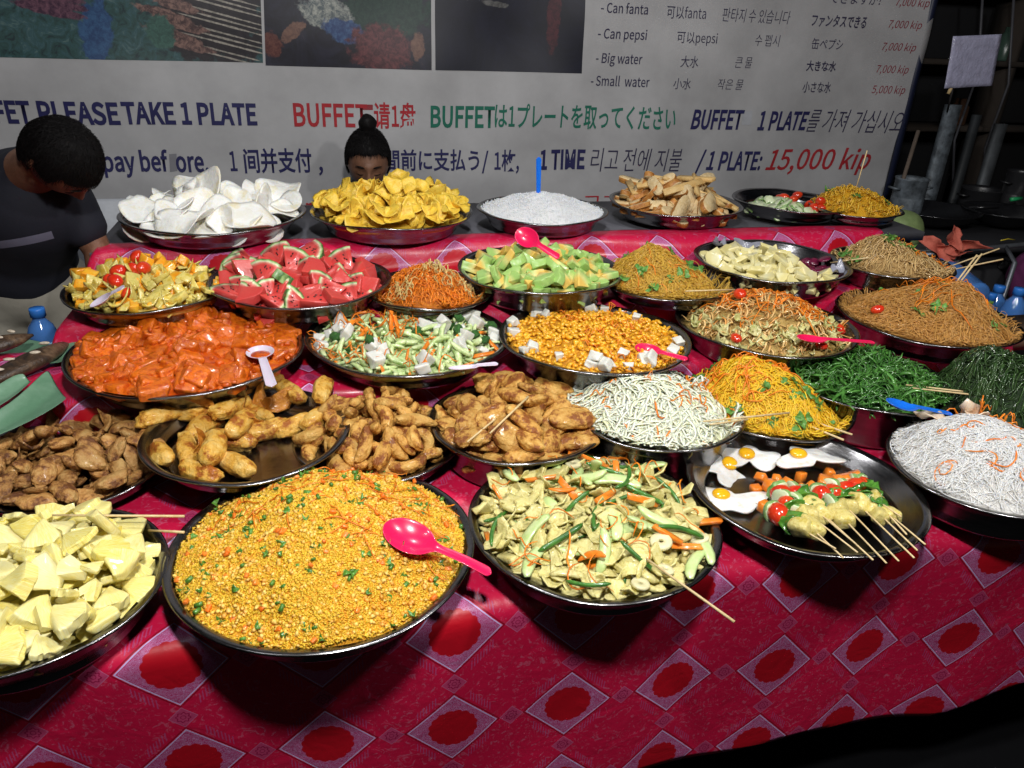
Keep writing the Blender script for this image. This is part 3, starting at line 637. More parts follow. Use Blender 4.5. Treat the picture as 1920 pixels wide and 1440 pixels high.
t = tray('yuba', 877, 1355, 1135, .872, T5, 'steel tray in the middle of the front row with pale tofu skin salad', top=(1120, 945), a=2.8, fill=.9)
yb = food('tofu_skin', (.60, .53, .17), (.73, .66, .29), (.52, .43, .10), scale=40, rough=.4, bump=.3, coat=.25, sss=.1, var=.22)
t.mound('tofu_skin', 'mass of tofu skin under the salad on the middle front tray', 'tofu skin', yb, rough=.006, drop=.022)
sheets = mesh_set('tofu_skin', [shell(.023, s_, .7, .003, 4, 12, .4, .7, .2, .4) for s_ in range(7)]+[organic(cuboid((.021, .012, .006), s_, .3, .2), .0022, 130, 3, s_) for s_ in range(6)], yb)
strip = mesh_set('tofu_skin_strip', [blob((.027, .008, .0045), s_, .25, 3, 2, .3+.2*s_) for s_ in range(4)], yb)
cel = food('celery_flesh', (.50, .66, .25), (.62, .74, .36), scale=18, rough=.3, coat=.4, sss=.1, bump=.1)
celm = mesh_set('celery_slice', [blob((.045, .011, .005), s_, .06, 2, 2, .55+.15*s_, .8) for s_ in range(3)], cel)
pod = food('green_bean_skin', (.03, .12, .02), (.07, .22, .03), scale=20, rough=.3, coat=.5, bump=.08)
podm = mesh_set('green_bean', [tube([(-.04+.08*i/9, .010*math.sin(i/9*PI)*(s_-.8), 0) for i in range(10)], [.002]+[.0042]*8+[.0015], 7) for s_ in range(3)], pod)
car = food('carrot_flesh', (.82, .20, .015), (.90, .28, .03), scale=30, rough=.3, coat=.4, sss=.1, bump=.1)
carm = mesh_set('carrot_stick', [cuboid((.026, .0055, .003), s_, .15) for s_ in range(3)]+[blob((.028, .006, .003), 4, .08, 2, 2, .7)], car)
ring = mesh_set('palm_slice', [lathe([(.004, -.003), (.015, -.003), (.0165, 0), (.015, .003), (.004, .003), (.0035, 0), (.004, -.003)], 20)], food('palm_heart', (.70, .64, .36), (.76, .72, .45), rough=.35, sss=.1))
G = 'pieces of the tofu skin salad on the middle front tray'
t.heap([item('tofu_skin', sheets, (.022, .016, .006), 'folded pale tofu skin piece in the middle front tray', 'tofu skin', 'tofu skin pieces on the middle front tray', 6, sc=(.6, 1.15)),
        item('tofu_skin_strip', strip, (.026, .008, .005), 'narrow tofu skin strip in the middle front tray', 'tofu skin', 'tofu skin strips on the middle front tray', 3, sc=(.6, 1.1)),
        item('celery_slice', celm, (.042, .012, .006), 'light green celery slice in the tofu skin salad', 'celery', 'celery slices in the tofu skin salad', .35, sc=(.7, 1.1)),
        item('green_bean', podm, (.036, .006, .005), 'dark green bean in the tofu skin salad', 'green bean', 'green beans in the tofu skin salad', .3, sc=(.6, 1.1)),
        item('carrot_stick', carm, (.024, .006, .004), 'orange carrot stick in the tofu skin salad', 'carrot', 'carrot sticks in the tofu skin salad', .35, sc=(.6, 1.1))], 400, 21, tilt=.18)
for kw in (dict(items=[item('celery_slice', celm, (.042, .012, .006), 'light green celery slice in the tofu skin salad', 'celery', 'celery slices in the tofu skin salad')], n=13, seed=31),
           dict(items=[item('green_bean', podm, (.036, .006, .005), 'dark green bean in the tofu skin salad', 'green bean', 'green beans in the tofu skin salad')], n=13, seed=32),
           dict(items=[item('carrot_stick', carm, (.024, .006, .004), 'orange carrot stick in the tofu skin salad', 'carrot', 'carrot sticks in the tofu skin salad')], n=12, seed=33),
           dict(items=[item('palm_slice', ring, (.015, .015, .004), 'ring-shaped pale slice in the tofu skin salad', 'palm heart', 'ring slices in the tofu skin salad')], n=5, seed=34)):
    t.heap(kw['items'], kw['n'], kw['seed'], mode='top', tilt=.3)
t.strands('carrot_shreds', 'thin carrot shreds in the tofu skin salad', 'carrot', cshred, 34, .07, .0014, 9, m=10, curl=.9, lift=.006, loft=.008)

t = tray('egg', 1285, 1748, 1047, .885, T5, 'steel tray at the right of the front row with fried eggs and skewers', depth=.05)
EGG = t
t = tray('pine', -260, 318, 1287, .872, T5, 'steel tray at the left end of the front row, full of pineapple', top=(60, 1045), a=3, fill=.93)
def pine_mat():
    m, N, L, b = nodes_of('pineapple_flesh')
    tc = N.new('ShaderNodeTexCoord').outputs['Object']; s = N.new('ShaderNodeSeparateXYZ'); L.new(tc, s.inputs[0])
    ang = mth(N, L, 'ARCTAN2', s.outputs[1], mth(N, L, 'ADD', s.outputs[0], .036)); cb = N.new('ShaderNodeCombineXYZ'); L.new(mth(N, L, 'MULTIPLY', ang, 22), cb.inputs[0]); L.new(mth(N, L, 'MULTIPLY', s.outputs[0], 25), cb.inputs[1])
    oi = N.new('ShaderNodeObjectInfo').outputs['Random']; L.new(mth(N, L, 'MULTIPLY', oi, 9), cb.inputs[2])
    f = noise(N, L, cb.outputs[0], 3.0, 5, .7); big = noise(N, L, tc, 30, 3)
    c = ramp(N, L, f, [(.36, (.80, .60, .05)), (.5, (.88, .76, .18)), (.64, (.92, .87, .45))]); c = mix(N, L, mth(N, L, 'MULTIPLY', mth(N, L, 'MULTIPLY', oi, big), 1.2, None, True), c, (.82, .78, .48))
    L.new(c, b.inputs['Base Color']); b.inputs['Roughness'].default_value = .3; b.inputs['Coat Weight'].default_value = .3
    b.inputs['Subsurface Weight'].default_value = .12; b.inputs['Subsurface Radius'].default_value = (.01, .008, .003); b.inputs['Subsurface Scale'].default_value = .5
    bp = N.new('ShaderNodeBump'); bp.inputs['Strength'].default_value = .5; bp.inputs['Distance'].default_value = .0018; L.new(f, bp.inputs['Height']); L.new(bp.outputs[0], b.inputs['Normal']); return m
def sector(r0, r1, a, n=7, seed=0):
    rr = random.Random(seed); o = [(r0*math.cos(-a), r0*math.sin(-a))] if r0 > 0 else [(0, 0)]
    o += [(r1*(1+rr.uniform(-.03, .03))*math.cos(-a+2*a*i/(n-1)), r1*(1+rr.uniform(-.03, .03))*math.sin(-a+2*a*i/(n-1))) for i in range(n)]
    if r0 > 0: o += [(r0*math.cos(a), r0*math.sin(a))]
    return o
def centred(vf, dx): V, F = vf; V = V.copy(); V[:, 0] -= dx; return V, F
pin = pine_mat()
pinm = mesh_set('pineapple_chunk', [organic(prism(sector(.014, .050+.005*(s_ % 4), .34+.06*(s_ % 4), 7, s_), .011+.003*(s_ % 3), .0026, .006, s_), .0020, 130, 3, s_) for s_ in range(8)], pin)
for me in pinm:
    me.transform(Matrix.Translation((-.034, 0, 0)))
t.heap([item('pineapple_chunk', pinm, (.026, .021, .009), 'pale yellow pineapple chunk heaped on the front left tray', 'pineapple', 'pineapple chunks heaped on the front left tray', sc=(.75, 1.2))], 298, 41, tilt=.45, lift=.8)

t = tray('vrm', 1660, 2060, 980, .905, T4, 'steel tray cut by the right edge with white vermicelli', top=(1850, 800), a=1.7, fill=.93)
wv = food('white_vermicelli', (.88, .84, .79), (.90, .87, .83), (.84, .82, .78), attr=True, rough=.4, coat=.1, bump=0, sss=.45, var=.04)
t.mound('vermicelli', 'body of white vermicelli heap on the tray cut by the right edge', 'noodles', food('vermicelli_mass', (.82, .80, .77), (.88, .87, .84), scale=70, bump=.7, rough=.4), rough=.004)
t.strands('vermicelli', 'white vermicelli on the tray cut by the right edge', 'noodles', wv, 1900, .13, .0009, 11, m=20, curl=1.1, lift=.007, loft=.002)
t.strands('carrot_shreds', 'carrot shreds on the white vermicelli', 'carrot', cshred, 48, .06, .0016, 12, m=10, curl=1.4, lift=.004, region=lambda x, y: y < .3)
G = 'translucent noodle sheets behind the white vermicelli'
shm = mesh_set('noodle_sheet', [shell(.026, s_+20, .9, .0025, 4, 12, .3, .8, .4, .5) for s_ in range(4)], food('noodle_sheet', (.72, .52, .36), (.80, .68, .54), scale=25, rough=.25, coat=.5, sss=.2))
t.heap([item('noodle_sheet', shm, (.024, .018, .008), 'glossy beige rice noodle sheet behind the white vermicelli', 'noodle sheet', G)], 9, 43, mode='top', region=lambda x, y: y > .40 and -.42 < x < .5 and math.hypot(x, y) < .78, tilt=.4)
t.strands('carrot_shreds', 'pile of orange carrot shreds behind the white vermicelli', 'carrot', cshred, 170, .05, .0017, 13, m=8, curl=1.2, lift=.022, region=lambda x, y: (x > .25) & (y > .25))

# --- fourth row --------------------------------------------------------------
fried = food('golden_batter', (.24, .07, .010), (.58, .29, .055), (.74, .46, .13), scale=15, rough=.5, bump=.9, bscale=160, coat=.08, var=.35, lo=.42, hi=.6)
fried2 = food('brown_batter', (.14, .045, .010), (.44, .21, .055), (.60, .37, .13), scale=15, rough=.5, bump=.9, bscale=150, coat=.08, var=.45, lo=.40, hi=.6)
t = tray('S', -80, 335, 965, .875, T4, 'steel tray on the left edge with a heap of brown fried wontons', top=(120, 850), a=2.6, fill=.94)
won = mesh_set('fried_wonton', [fritter((.030, .019, .011), s_, .3+.2*(s_ % 4), .34, 1) for s_ in range(8)]+[shell(.026, s_, .8, .007, 5, 14, .6, .7, .3, .4) for s_ in range(1)], fried2)
t.heap([item('fried_wonton', won, (.032, .021, .012), 'brown fried wonton heaped on the tray at the left edge', 'fried wonton', 'fried wontons on the left edge tray', sc=(.7, 1.15))], 240, 44, tilt=.2)
t = tray('rolls', 257, 657, 912, .925, T4, 'half empty steel tray with fried filled rolls above the fried rice', depth=.045, fill=.9)
ROLLS = t
rollm = mesh_set('fried_roll', [fritter((.043, .0175, .016), s_+50, .12*(s_ % 4), .16, .75) for s_ in range(6)], food('roll_skin', (.36, .10, .008), (.74, .40, .055), (.80, .56, .18), lo=.40, scale=15, rough=.42, bump=.8, bscale=150, coat=.18, var=.3))
rl = random.Random(12); RL = [(312, 800, 20, 0), (303, 862, -62, 0), (352, 842, -80, 0), (385, 800, 35, 0), (375, 886, -15, 0), (442, 872, -35, 0), (436, 825, -5, 0), (478, 775, -12, 0), (430, 765, 25, 1), (398, 840, 70, 1), (505, 805, 15, 0), (548, 755, -28, 0), (552, 798, 18, 0), (598, 790, 28, 0), (607, 752, 75, 1), (340, 786, -10, 0), (495, 745, 10, 0), (450, 795, 50, 1)]
pieces = []
for k, (px, py, an, lay) in enumerate(RL):
    z = t.z-t.d+.019+lay*.024; a_ = Pz(px, py, z); b_ = Pz(px+10*math.cos(math.radians(an)), py-10*math.sin(math.radians(an)), z); yaw = math.atan2(b_[1]-a_[1], b_[0]-a_[0])
    rr_ = math.hypot(a_[0]-t.x, a_[1]-t.y)/t.R; z += max(0, rr_-.68)*.10
    o = bpy.data.objects.new('fried_roll', rollm[k % len(rollm)]); C.objects.link(o); o.location = (a_[0], a_[1], z); o.rotation_euler = (rl.uniform(0, 6), rl.uniform(-.15, .15), yaw); sc_ = rl.uniform(1.02, 1.28); o.scale = (sc_, sc_, sc_)
    tag(o, 'golden fried roll on the half empty tray', 'fried roll', 'fried rolls on the half empty tray'); o['_p'] = (a_[0], a_[1]); pieces.append(o)
    t.grid = np.maximum(t.grid, np.where(np.hypot(t.gx-a_[0]+t.x, t.gy-a_[1]+t.y) < .02, z-t.z+.012, -9))
relabel(pieces, t.R)
crisp = mesh_set('fried_crisp', [shell(.022, s_, 1.6, .002, 5, 16, .6, .9, .5, .9) for s_ in range(3)], food('orange_crisp', (.42, .14, .015), (.62, .26, .03), scale=40, rough=.35, coat=.3, bump=.5))
t.heap([item('fried_crisp', crisp, (.018, .018, .008), 'dark orange crumpled crisp among the fried rolls', 'crisp', 'crisps among the fried rolls')], 7, 47, mode='top', region=lambda x, y: abs(x+.15) < .45 and y > -.2, tilt=.4)
t = tray('nug', 548, 865, 908, .88, T4, 'steel tray of curled fried dough behind the fried rice', top=(725, 768), a=2.2, fill=.9, depth=.045)
nugm = mesh_set('fried_nugget', [fritter((.028+.005*(s_ % 3), .0125, .0115), s_+5, .3+.35*(s_ % 4), .2) for s_ in range(8)]+[fritter((.016, .012, .011), s_+30) for s_ in range(3)], fried)
t.heap([item('fried_nugget', nugm, (.024, .014, .012), 'curled golden fried dough piece behind the fried rice', 'fried dough', 'curled fried dough pieces on one tray', sc=(.75, 1.2))], 190, 48, tilt=.3)
t = tray('V', 803, 1135, 873, .92, T4, 'steel tray of large fried bananas in batter with two chopsticks', top=(960, 748), a=3.2, fill=.93)
banm = mesh_set('fried_banana', [fritter((.038, .020+.003*(s_ % 3), .012), s_+15, .2+.25*(s_ % 3), .26, .8) for s_ in range(9)], fried)
t.heap([item('fried_banana', banm, (.035, .022, .011), 'large lumpy golden fritter on the tray with crossed chopsticks', 'fritter', 'large fritters on the tray with chopsticks', sc=(.8, 1.15))], 130, 49, tilt=.22)
t = tray('cab', 1058, 1400, 848, .93, T4, 'steel tray of shredded white cabbage', top=(1225, 718), a=1.8, fill=.84, off=(-.06, -.02))
cabm = food('cabbage_shred', (.86, .86, .58), (.90, .90, .74), (.80, .82, .46), attr=True, rough=.4, coat=.15, bump=0, sss=.45, var=.05)
t.mound('shredded_cabbage', 'body of the shredded white cabbage heap', 'cabbage', food('cabbage_mass', (.82, .84, .56), (.88, .88, .68), scale=60, bump=.6, rough=.4), rough=.005, drop=.001)
t.strands('shredded_cabbage', 'pale shredded cabbage strands piled on the steel tray', 'cabbage', cabm, 900, .12, .0030, 14, m=16, curl=.9, flat=.35, k=4, lift=.008, loft=.005)
t.strands('carrot_shreds', 'few carrot shreds in the white cabbage', 'carrot', cshred, 34, .045, .0018, 15, m=8, curl=1.3, lift=.014)
t = tray('xn', 1285, 1605, 828, .90, T4, 'steel tray with a tall heap of bright yellow noodles', top=(1395, 680), a=1.4, fill=.86, off=(-.08, -.02))
yn = food('yellow_noodle', (.92, .50, .012), (.95, .62, .03), (.90, .38, .008), attr=True, rough=.4, coat=.1, bump=0, sss=.3, var=.1)
ynm = food('yellow_noodle_mass', (.80, .38, .010), (.90, .50, .02), scale=70, bump=.8, rough=.4)
t.mound('yellow_noodles', 'body of the tall bright yellow noodle heap', 'noodles', ynm, rough=.006, drop=.002)
t.strands('yellow_noodles', 'bright yellow noodles heaped high on the tray beside the cabbage', 'noodles', yn, 1200, .14, .0013, 16, m=22, curl=2.2, lift=.009, loft=.004)
t.strands('carrot_shreds', 'carrot shreds draped over the bright yellow noodles', 'carrot', cshred, 120, .07, .0016, 17, m=10, curl=.8, lift=.012, region=lambda x, y: y-x > -.2)
def leafm(name, seed, mat, r=.009):
    parts = []; rr = random.Random(seed)
    for k in range(3):
        V, F = shell(r*rr.uniform(.7, 1), seed+k, .8, .0005, 2, 9, .5, .8, .2); a = 2.1*k+rr.random(); V = V+np.array((math.cos(a)*r*.9, math.sin(a)*r*.9, 0)); parts.append((V, F))
    parts.append(tube([(-r*2, 0, 0), (0, 0, .001)], .0007, 5)); V, F = joinm(parts); return V, F
herb = food('coriander_leaf', (.06, .20, .03), (.16, .34, .07), scale=60, rough=.4, bump=.1)
herbm = mesh_set('coriander_sprig', [leafm('h', s_, herb) for s_ in range(4)], herb)
def herbs(t, n, seed, where, region=None):
    return t.heap([item('coriander_sprig', herbm, (.012, .012, .002), 'small green coriander sprig on the '+where, 'herb', 'coriander sprigs on the '+where, sc=(.8, 1.5))], n, seed, mode='top', region=region, tilt=.4)
herbs(t, 22, 51, 'bright yellow noodles')
t = tray('bean', 1470, 1797, 780, .94, T4, 'steel tray of sliced green beans with a blue spoon', top=(1600, 690), a=1.9, fill=.84)
gb = food('sliced_bean_skin', (.035, .13, .02), (.085, .25, .045), (.02, .085, .012), scale=20, rough=.3, coat=.5, bump=.1)
gbm = mesh_set('sliced_bean', [tube([(-.034+.068*i/7, .009*math.sin(i/7*PI)*(s_-1), .003*math.sin(i*1.3+s_)) for i in range(8)], [.0012]+[.0036]*6+[.001], 5, .55) for s_ in range(4)], gb)
t.mound('sliced_beans', 'mass of sliced green beans under the heap by the blue spoon', 'green beans', gb, rough=.005, drop=.018)
t.heap([item('sliced_bean', gbm, (.030, .005, .004), 'dark green bean slice heaped beside the blue spoon', 'green bean', 'sliced green beans beside the blue spoon', sc=(.75, 1.3))], 290, 52, tilt=.3, stop=False, slack=.01)
t.strands('sliced_beans', 'fine green bean strips filling the heap by the blue spoon', 'green beans', food('bean_strip', (.03, .12, .02), (.08, .24, .04), attr=True, rough=.3, coat=.5, bump=0), 420, .06, .0028, 53, m=8, curl=.45, flat=.5, lift=.010, loft=.004)
t = tray('sea', 1740, 2030, 812, .925, T4, 'steel tray on the right edge with dark green shredded leaves', top=(1850, 665), a=1.8, fill=.93)
sw = food('dark_greens', (.022, .055, .018), (.05, .10, .03), (.012, .03, .01), attr=True, rough=.25, coat=.6, bump=0)
t.mound('dark_greens', 'body of the heap of dark green shredded leaves', 'greens', food('greens_mass', (.012, .03, .01), (.03, .06, .02), scale=60, bump=.7), rough=.006, drop=.004)
t.strands('dark_greens', 'dark green shredded leaves on the right edge tray', 'greens', sw, 900, .06, .0026, 54, m=9, curl=1.2, flat=.35, lift=.012, loft=.006)

# --- third row ----------------------------------------------------------------
t = tray('curry', 115, 572, 748, .985, T3, 'large steel tray full of orange pumpkin curry', top=(340, 645), a=2.6, fill=.955)
sauce = food('curry_sauce', (.44, .045, .003), (.62, .10, .005), (.34, .03, .002), scale=22, rough=.18, bump=.5, bscale=70, coat=.7, var=0)
t.mound('curry', 'glossy orange curry sauce filling the large tray', 'curry', sauce, rough=.008, drop=.004)
pum = food('pumpkin_chunk', (.50, .065, .004), (.74, .165, .008), (.40, .04, .003), scale=26, rough=.3, bump=.5, coat=.55, var=.3)
pumm = mesh_set('pumpkin_chunk', [organic(cuboid((.021, .017, .011), s_, .4, .15), .0012, 140, 2, s_, .2) for s_ in range(8)], pum)
t.heap([item('pumpkin_chunk', pumm, (.016, .013, .010), 'orange pumpkin chunk in the curry on the large tray', 'pumpkin', 'pumpkin chunks in the curry', sc=(.6, 1.25))], 280, 55, mode='top', tilt=.25, lift=-.15)
t.grains('curry', 'small bits of pumpkin in the curry sauce', 'curry', food('curry_bits', (.48, .06, .004), (.68, .13, .008), attr=True, rough=.35, coat=.3), 180, (.006, .004, .004), 56, base=cuboid((.006, .0045, .0035), 3, .4, .25), up=.0)
t = tray('tofu', 570, 957, 707, .985, T3, 'steel tray of tofu cubes with vegetables and a white spoon', top=(750, 612), a=1.6, fill=.88, off=(0, -.03))
tofu = food('white_tofu', (.64, .64, .58), (.74, .74, .69), scale=20, rough=.45, bump=.2, sss=.2, var=.08)
tofm = mesh_set('tofu_cube', [organic(cuboid((.0145, .0125, .011), s_, .5, .10), .0018, 170, 3, s_, .12) for s_ in range(7)], tofu)
cuc = food('cucumber_flesh', (.46, .62, .22), (.66, .76, .42), (.26, .46, .10), scale=16, rough=.3, coat=.4, sss=.15, var=.25)
cucs = mesh_set('cucumber_stick', [blob((.028, .0058, .0042), s_, .1, 2, 2, .3+.2*s_, .75) for s_ in range(4)]+[blob((.014, .010, .006), 3, .12, 2, 2)], cuc)
bro = mesh_set('broccoli_floret', [blob((.013, .010, .009), s_, .35, 6, 3) for s_ in range(3)], food('broccoli', (.02, .10, .02), (.06, .20, .03), scale=90, rough=.5, bump=.8))
t.mound('vegetable_mix', 'mass of cucumber and vegetables under the tofu cubes', 'vegetables', cuc, rough=.006, drop=.024)
W = ' on the white spoon tray'
t.heap([item('cucumber_stick', cucs, (.023, .009, .006), 'pale green cucumber stick'+W, 'cucumber', 'cucumber sticks'+W, 6, sc=(.6, 1.2)),
        item('tofu_cube', tofm, (.014, .012, .011), 'white tofu cube'+W, 'tofu', 'tofu cubes'+W, .45),
        item('carrot_stick', carm, (.024, .006, .004), 'orange carrot stick'+W, 'carrot', 'carrot sticks'+W, .9, sc=(.5, 1)),
        item('broccoli_floret', bro, (.012, .010, .009), 'small dark broccoli floret'+W, 'broccoli', 'broccoli florets'+W, .5)], 420, 57, tilt=.3)
t.heap([item('tofu_cube', tofm, (.014, .012, .011), 'white tofu cube'+W, 'tofu', 'tofu cubes'+W)], 20, 58, mode='top', region=lambda x, y: (x < -.35 or (y < -.35 and x < .1) or x > .62), tilt=.3)
t.heap([item('broccoli_floret', bro, (.012, .010, .009), 'small dark broccoli floret'+W, 'broccoli', 'broccoli florets'+W)], 9, 59, mode='top', tilt=.3)
t.heap([item('carrot_stick', carm, (.024, .006, .004), 'orange carrot stick'+W, 'carrot', 'carrot sticks'+W, .9, sc=(.5, 1))], 14, 60, mode='top', tilt=.3)
t.strands('carrot_shreds', 'carrot shreds on the tofu and vegetable tray', 'carrot', cshred, 130, .05, .0015, 61, m=8, curl=.7, lift=.012, region=lambda x, y: x < .2)
t = tray('mix', 935, 1297, 705, .995, T3, 'steel tray of yellow pasta and tofu with a red spoon', top=(1085, 616), a=1.6, fill=.9)
pas = food('yellow_pasta', (.78, .34, .015), (.88, .48, .03), (.68, .26, .01), attr=True, rough=.3, coat=.35, bump=.1)
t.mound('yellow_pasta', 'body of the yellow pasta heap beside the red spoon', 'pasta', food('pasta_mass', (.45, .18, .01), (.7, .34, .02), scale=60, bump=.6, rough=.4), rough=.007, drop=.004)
t.grains('yellow_pasta', 'small curled yellow pasta pieces beside the red spoon', 'pasta', pas, 1500, (.009, .005, .003), 62, base=blob((.0095, .005, .0035), 7, .2, 2, 1, .8), up=1, jit=.7)
t.strands('carrot_shreds', 'carrot shreds over the yellow pasta', 'carrot', cshred, 130, .045, .0016, 63, m=8, curl=.9, lift=.010, region=lambda x, y: abs(x-.15) < .42)
t.heap([item('tofu_cube', tofm, (.014, .012, .011), 'white tofu cube on the yellow pasta', 'tofu', 'tofu cubes on the yellow pasta', sc=(.6, .98))], 22, 64, mode='top', region=lambda x, y: math.hypot(x, y) > .62 and abs(y) > .12, tilt=.5)
t.heap([item('tofu_cube', tofm, (.014, .012, .011), 'white tofu cube on the yellow pasta', 'tofu', 'tofu cubes on the yellow pasta', sc=(.6, .98))], 4, 65, mode='top', tilt=.35)
t = tray('qmix', 1265, 1613, 672, .995, T3, 'steel tray of stewed noodles and vegetables with a pink spoon', top=(1445, 556), a=1.5, fill=.86, off=(-.05, -.04))
t.mound('vegetable_stew', 'body of the stewed vegetable heap with the pink spoon', 'vegetables', food('stew_mass', (.34, .22, .06), (.55, .38, .12), scale=40, bump=.7, rough=.3, coat=.4), rough=.009, drop=.006)
t.strands('glass_noodles', 'glossy beige noodles over the stewed vegetables', 'noodles', food('stew_noodle', (.72, .42, .12), (.80, .56, .24), (.74, .28, .04), attr=True, rough=.25, coat=.5, bump=0), 420, .055, .0032, 66, m=9, curl=1.3, flat=.5, lift=.012, loft=.006)
t.grains('vegetable_stew', 'pale cabbage and cauliflower bits at the foot of the stew heap', 'vegetables', food('stew_bits', (.42, .42, .14), (.62, .56, .26), (.30, .32, .08), attr=True, rough=.3, coat=.4), 230, (.009, .006, .004), 67, base=shell(.012, 9, 1.2, .003, 3, 9, .6, .7, .4, .4), up=1, region=lambda x, y: np.hypot(x-.05, y-.1) > .60)
t.strands('carrot_shreds', 'carrot shreds on top of the stewed noodles', 'carrot', cshred, 300, .075, .0017, 68, m=10, curl=.7, lift=.012, region=lambda x, y: np.hypot(x-.1, y-.15) < .62)
tom = food('tomato_skin', (.60, .02, .008), (.68, .06, .012), scale=14, rough=.2, coat=.7, bump=.05, var=.15)
tomm = mesh_set('tomato_piece', [blob((.017, .014, .011), s_, .08, 2, 2) for s_ in range(3)], tom)
t.heap([item('tomato_piece', tomm, (.015, .013, .010), 'soft red tomato piece in the stewed vegetables', 'tomato', 'tomato pieces in the stewed vegetables')], 5, 69, mode='top', region=lambda x, y: y < .3)
t = tray('rbig', 1565, 1925, 655, .995, T3, 'steel tray with a big heap of fine brown vermicelli', top=(1790, 530), a=1.3, fill=.86, off=(-.06, -.08))
bn = food('brown_vermicelli', (.58, .28, .06), (.66, .36, .10), (.46, .20, .035), attr=True, rough=.4, coat=.1, bump=0)
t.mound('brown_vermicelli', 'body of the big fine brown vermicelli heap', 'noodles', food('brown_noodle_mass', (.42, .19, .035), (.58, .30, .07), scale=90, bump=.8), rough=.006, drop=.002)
t.strands('brown_vermicelli', 'fine brown vermicelli heaped below the water bottles', 'noodles', bn, 1700, .09, .0009, 70, m=16, curl=1.2, lift=.008, loft=.003)
t.strands('carrot_shreds', 'long carrot shreds on the fine brown vermicelli', 'carrot', cshred, 90, .095, .0017, 71, m=7, curl=.25, lift=.014, region=lambda x, y: np.hypot(x-.2, y-.1) < .5)
herbs(t, 12, 72, 'fine brown vermicelli')
t.heap([item('cherry_tomato', tomm, (.015, .013, .010), 'orange-red cherry tomato at the left foot of the brown vermicelli', 'tomato', None)], 1, 73, mode='top', region=lambda x, y: x < -.6 and y < 0)

# --- second row ---------------------------------------------------------------
t = tray('pickle', 112, 432, 590, 1.045, T2, 'steel tray of mixed yellow pickled vegetables with a white ladle', top=(262, 508), a=1.5, fill=.88, off=(-.02, -.04))
pk = food('pickled_vegetable', (.58, .42, .05), (.72, .60, .18), (.46, .40, .08), scale=16, rough=.25, coat=.5, var=.35, sss=.1)
pk2 = food('ripe_mango', (.84, .30, .012), (.88, .50, .04), scale=16, rough=.25, coat=.5, var=.2)
pkm = mesh_set('pickled_slice', [organic(cuboid((.022, .009, .0045), s_, .5, .15), .0016, 140, 2, s_, .3) for s_ in range(4)]+[shell(.018, s_, .9, .004, 3, 12, .4, .6, .5, .5) for s_ in range(3)]+[organic(cuboid((.013, .011, .007), s_, .5, .15), .0012, 140, 2, s_, .3) for s_ in range(2)], pk)
pkm2 = mesh_set('mango_chunk', [organic(cuboid((.0135, .0115, .009), s_, .45, .12), .001, 140, 2, s_, .25) for s_ in range(5)], pk2)
W = ' on the mixed pickle tray'
t.mound('pickled_vegetables', 'mass of pickled vegetables under the heap'+W, 'vegetables', pk, rough=.006, drop=.024)
t.heap([item('pickled_slice', pkm, (.018, .010, .007), 'yellow-green pickled vegetable slice'+W, 'pickle', 'pickled slices'+W, 4, sc=(.7, 1.2)),
        item('mango_chunk', pkm2, (.013, .011, .009), 'orange-yellow fruit chunk'+W, 'fruit chunk', 'orange-yellow fruit chunks'+W, 2.2)], 340, 74, tilt=.35)
t.heap([item('mango_chunk', pkm2, (.013, .011, .009), 'orange-yellow fruit chunk'+W, 'fruit chunk', 'orange-yellow fruit chunks'+W)], 22, 75, mode='top', region=lambda x, y: y > -.1 and x < .5, tilt=.4)
t.heap([item('cherry_tomato', tomm, (.015, .013, .010), 'red cherry tomato'+W, 'tomato', 'cherry tomatoes'+W, sc=(.9, 1.2))], 9, 76, mode='top', region=lambda x, y: x < .35 and math.hypot(x, y) < .68)

def melon_mats():
    m, N, L, b = nodes_of('watermelon_flesh')
    tc = N.new('ShaderNodeTexCoord').outputs['Object']; s = N.new('ShaderNodeSeparateXYZ'); L.new(tc, s.inputs[0])
    x = mth(N, L, 'ADD', s.outputs[0], .038); r = mth(N, L, 'SQRT', mth(N, L, 'ADD', mth(N, L, 'MULTIPLY', x, x), mth(N, L, 'MULTIPLY', s.outputs[1], s.outputs[1])))
    n1 = noise(N, L, tc, 60, 3); r2 = mth(N, L, 'ADD', mth(N, L, 'MULTIPLY', r, 10), mth(N, L, 'MULTIPLY', mth(N, L, 'SUBTRACT', n1, .5), .06))
    c = ramp(N, L, r2, [(0, (.66, .075, .06)), (.56, (.62, .06, .055)), (.61, (.72, .24, .18)), (.645, (.74, .76, .50)), (.675, (.40, .58, .22)), (.70, (.06, .17, .04))])
    L.new(c, b.inputs['Base Color']); b.inputs['Roughness'].default_value = .3; b.inputs['Coat Weight'].default_value = .3
    b.inputs['Subsurface Weight'].default_value = .15; b.inputs['Subsurface Radius'].default_value = (.01, .003, .003); b.inputs['Subsurface Scale'].default_value = .5
    bp = N.new('ShaderNodeBump'); bp.inputs['Strength'].default_value = .5; bp.inputs['Distance'].default_value = .002; L.new(noise(N, L, tc, 160, 3), bp.inputs['Height']); L.new(bp.outputs[0], b.inputs['Normal']); return m
wm, seedm = melon_mats(), plain('melon_seed', (.02, .012, .01), .3)
def wedge(s_):
    rr = random.Random(s_); V, F = prism(sector(0, .070, .42+.14*(s_ % 3), 9, s_), .018+.004*(s_ % 2), .001, .001, s_); h = .0098+.002*(s_ % 2); parts = [(V, F)]; nb = len(F)
    for k in range(12):
        q = rr.uniform(.02, .055); a = rr.uniform(-.33, .33); v, f = ico(1); v = v*np.array((.0030, .0018, .0012))+np.array((q*math.cos(a), q*math.sin(a), h*(1 if k % 2 else -1))); parts.append((v, f))
    V, F = joinm(parts); V[:, 0] -= .038; mi = [0]*nb+[1]*(len(F)-nb); return V, F, mi
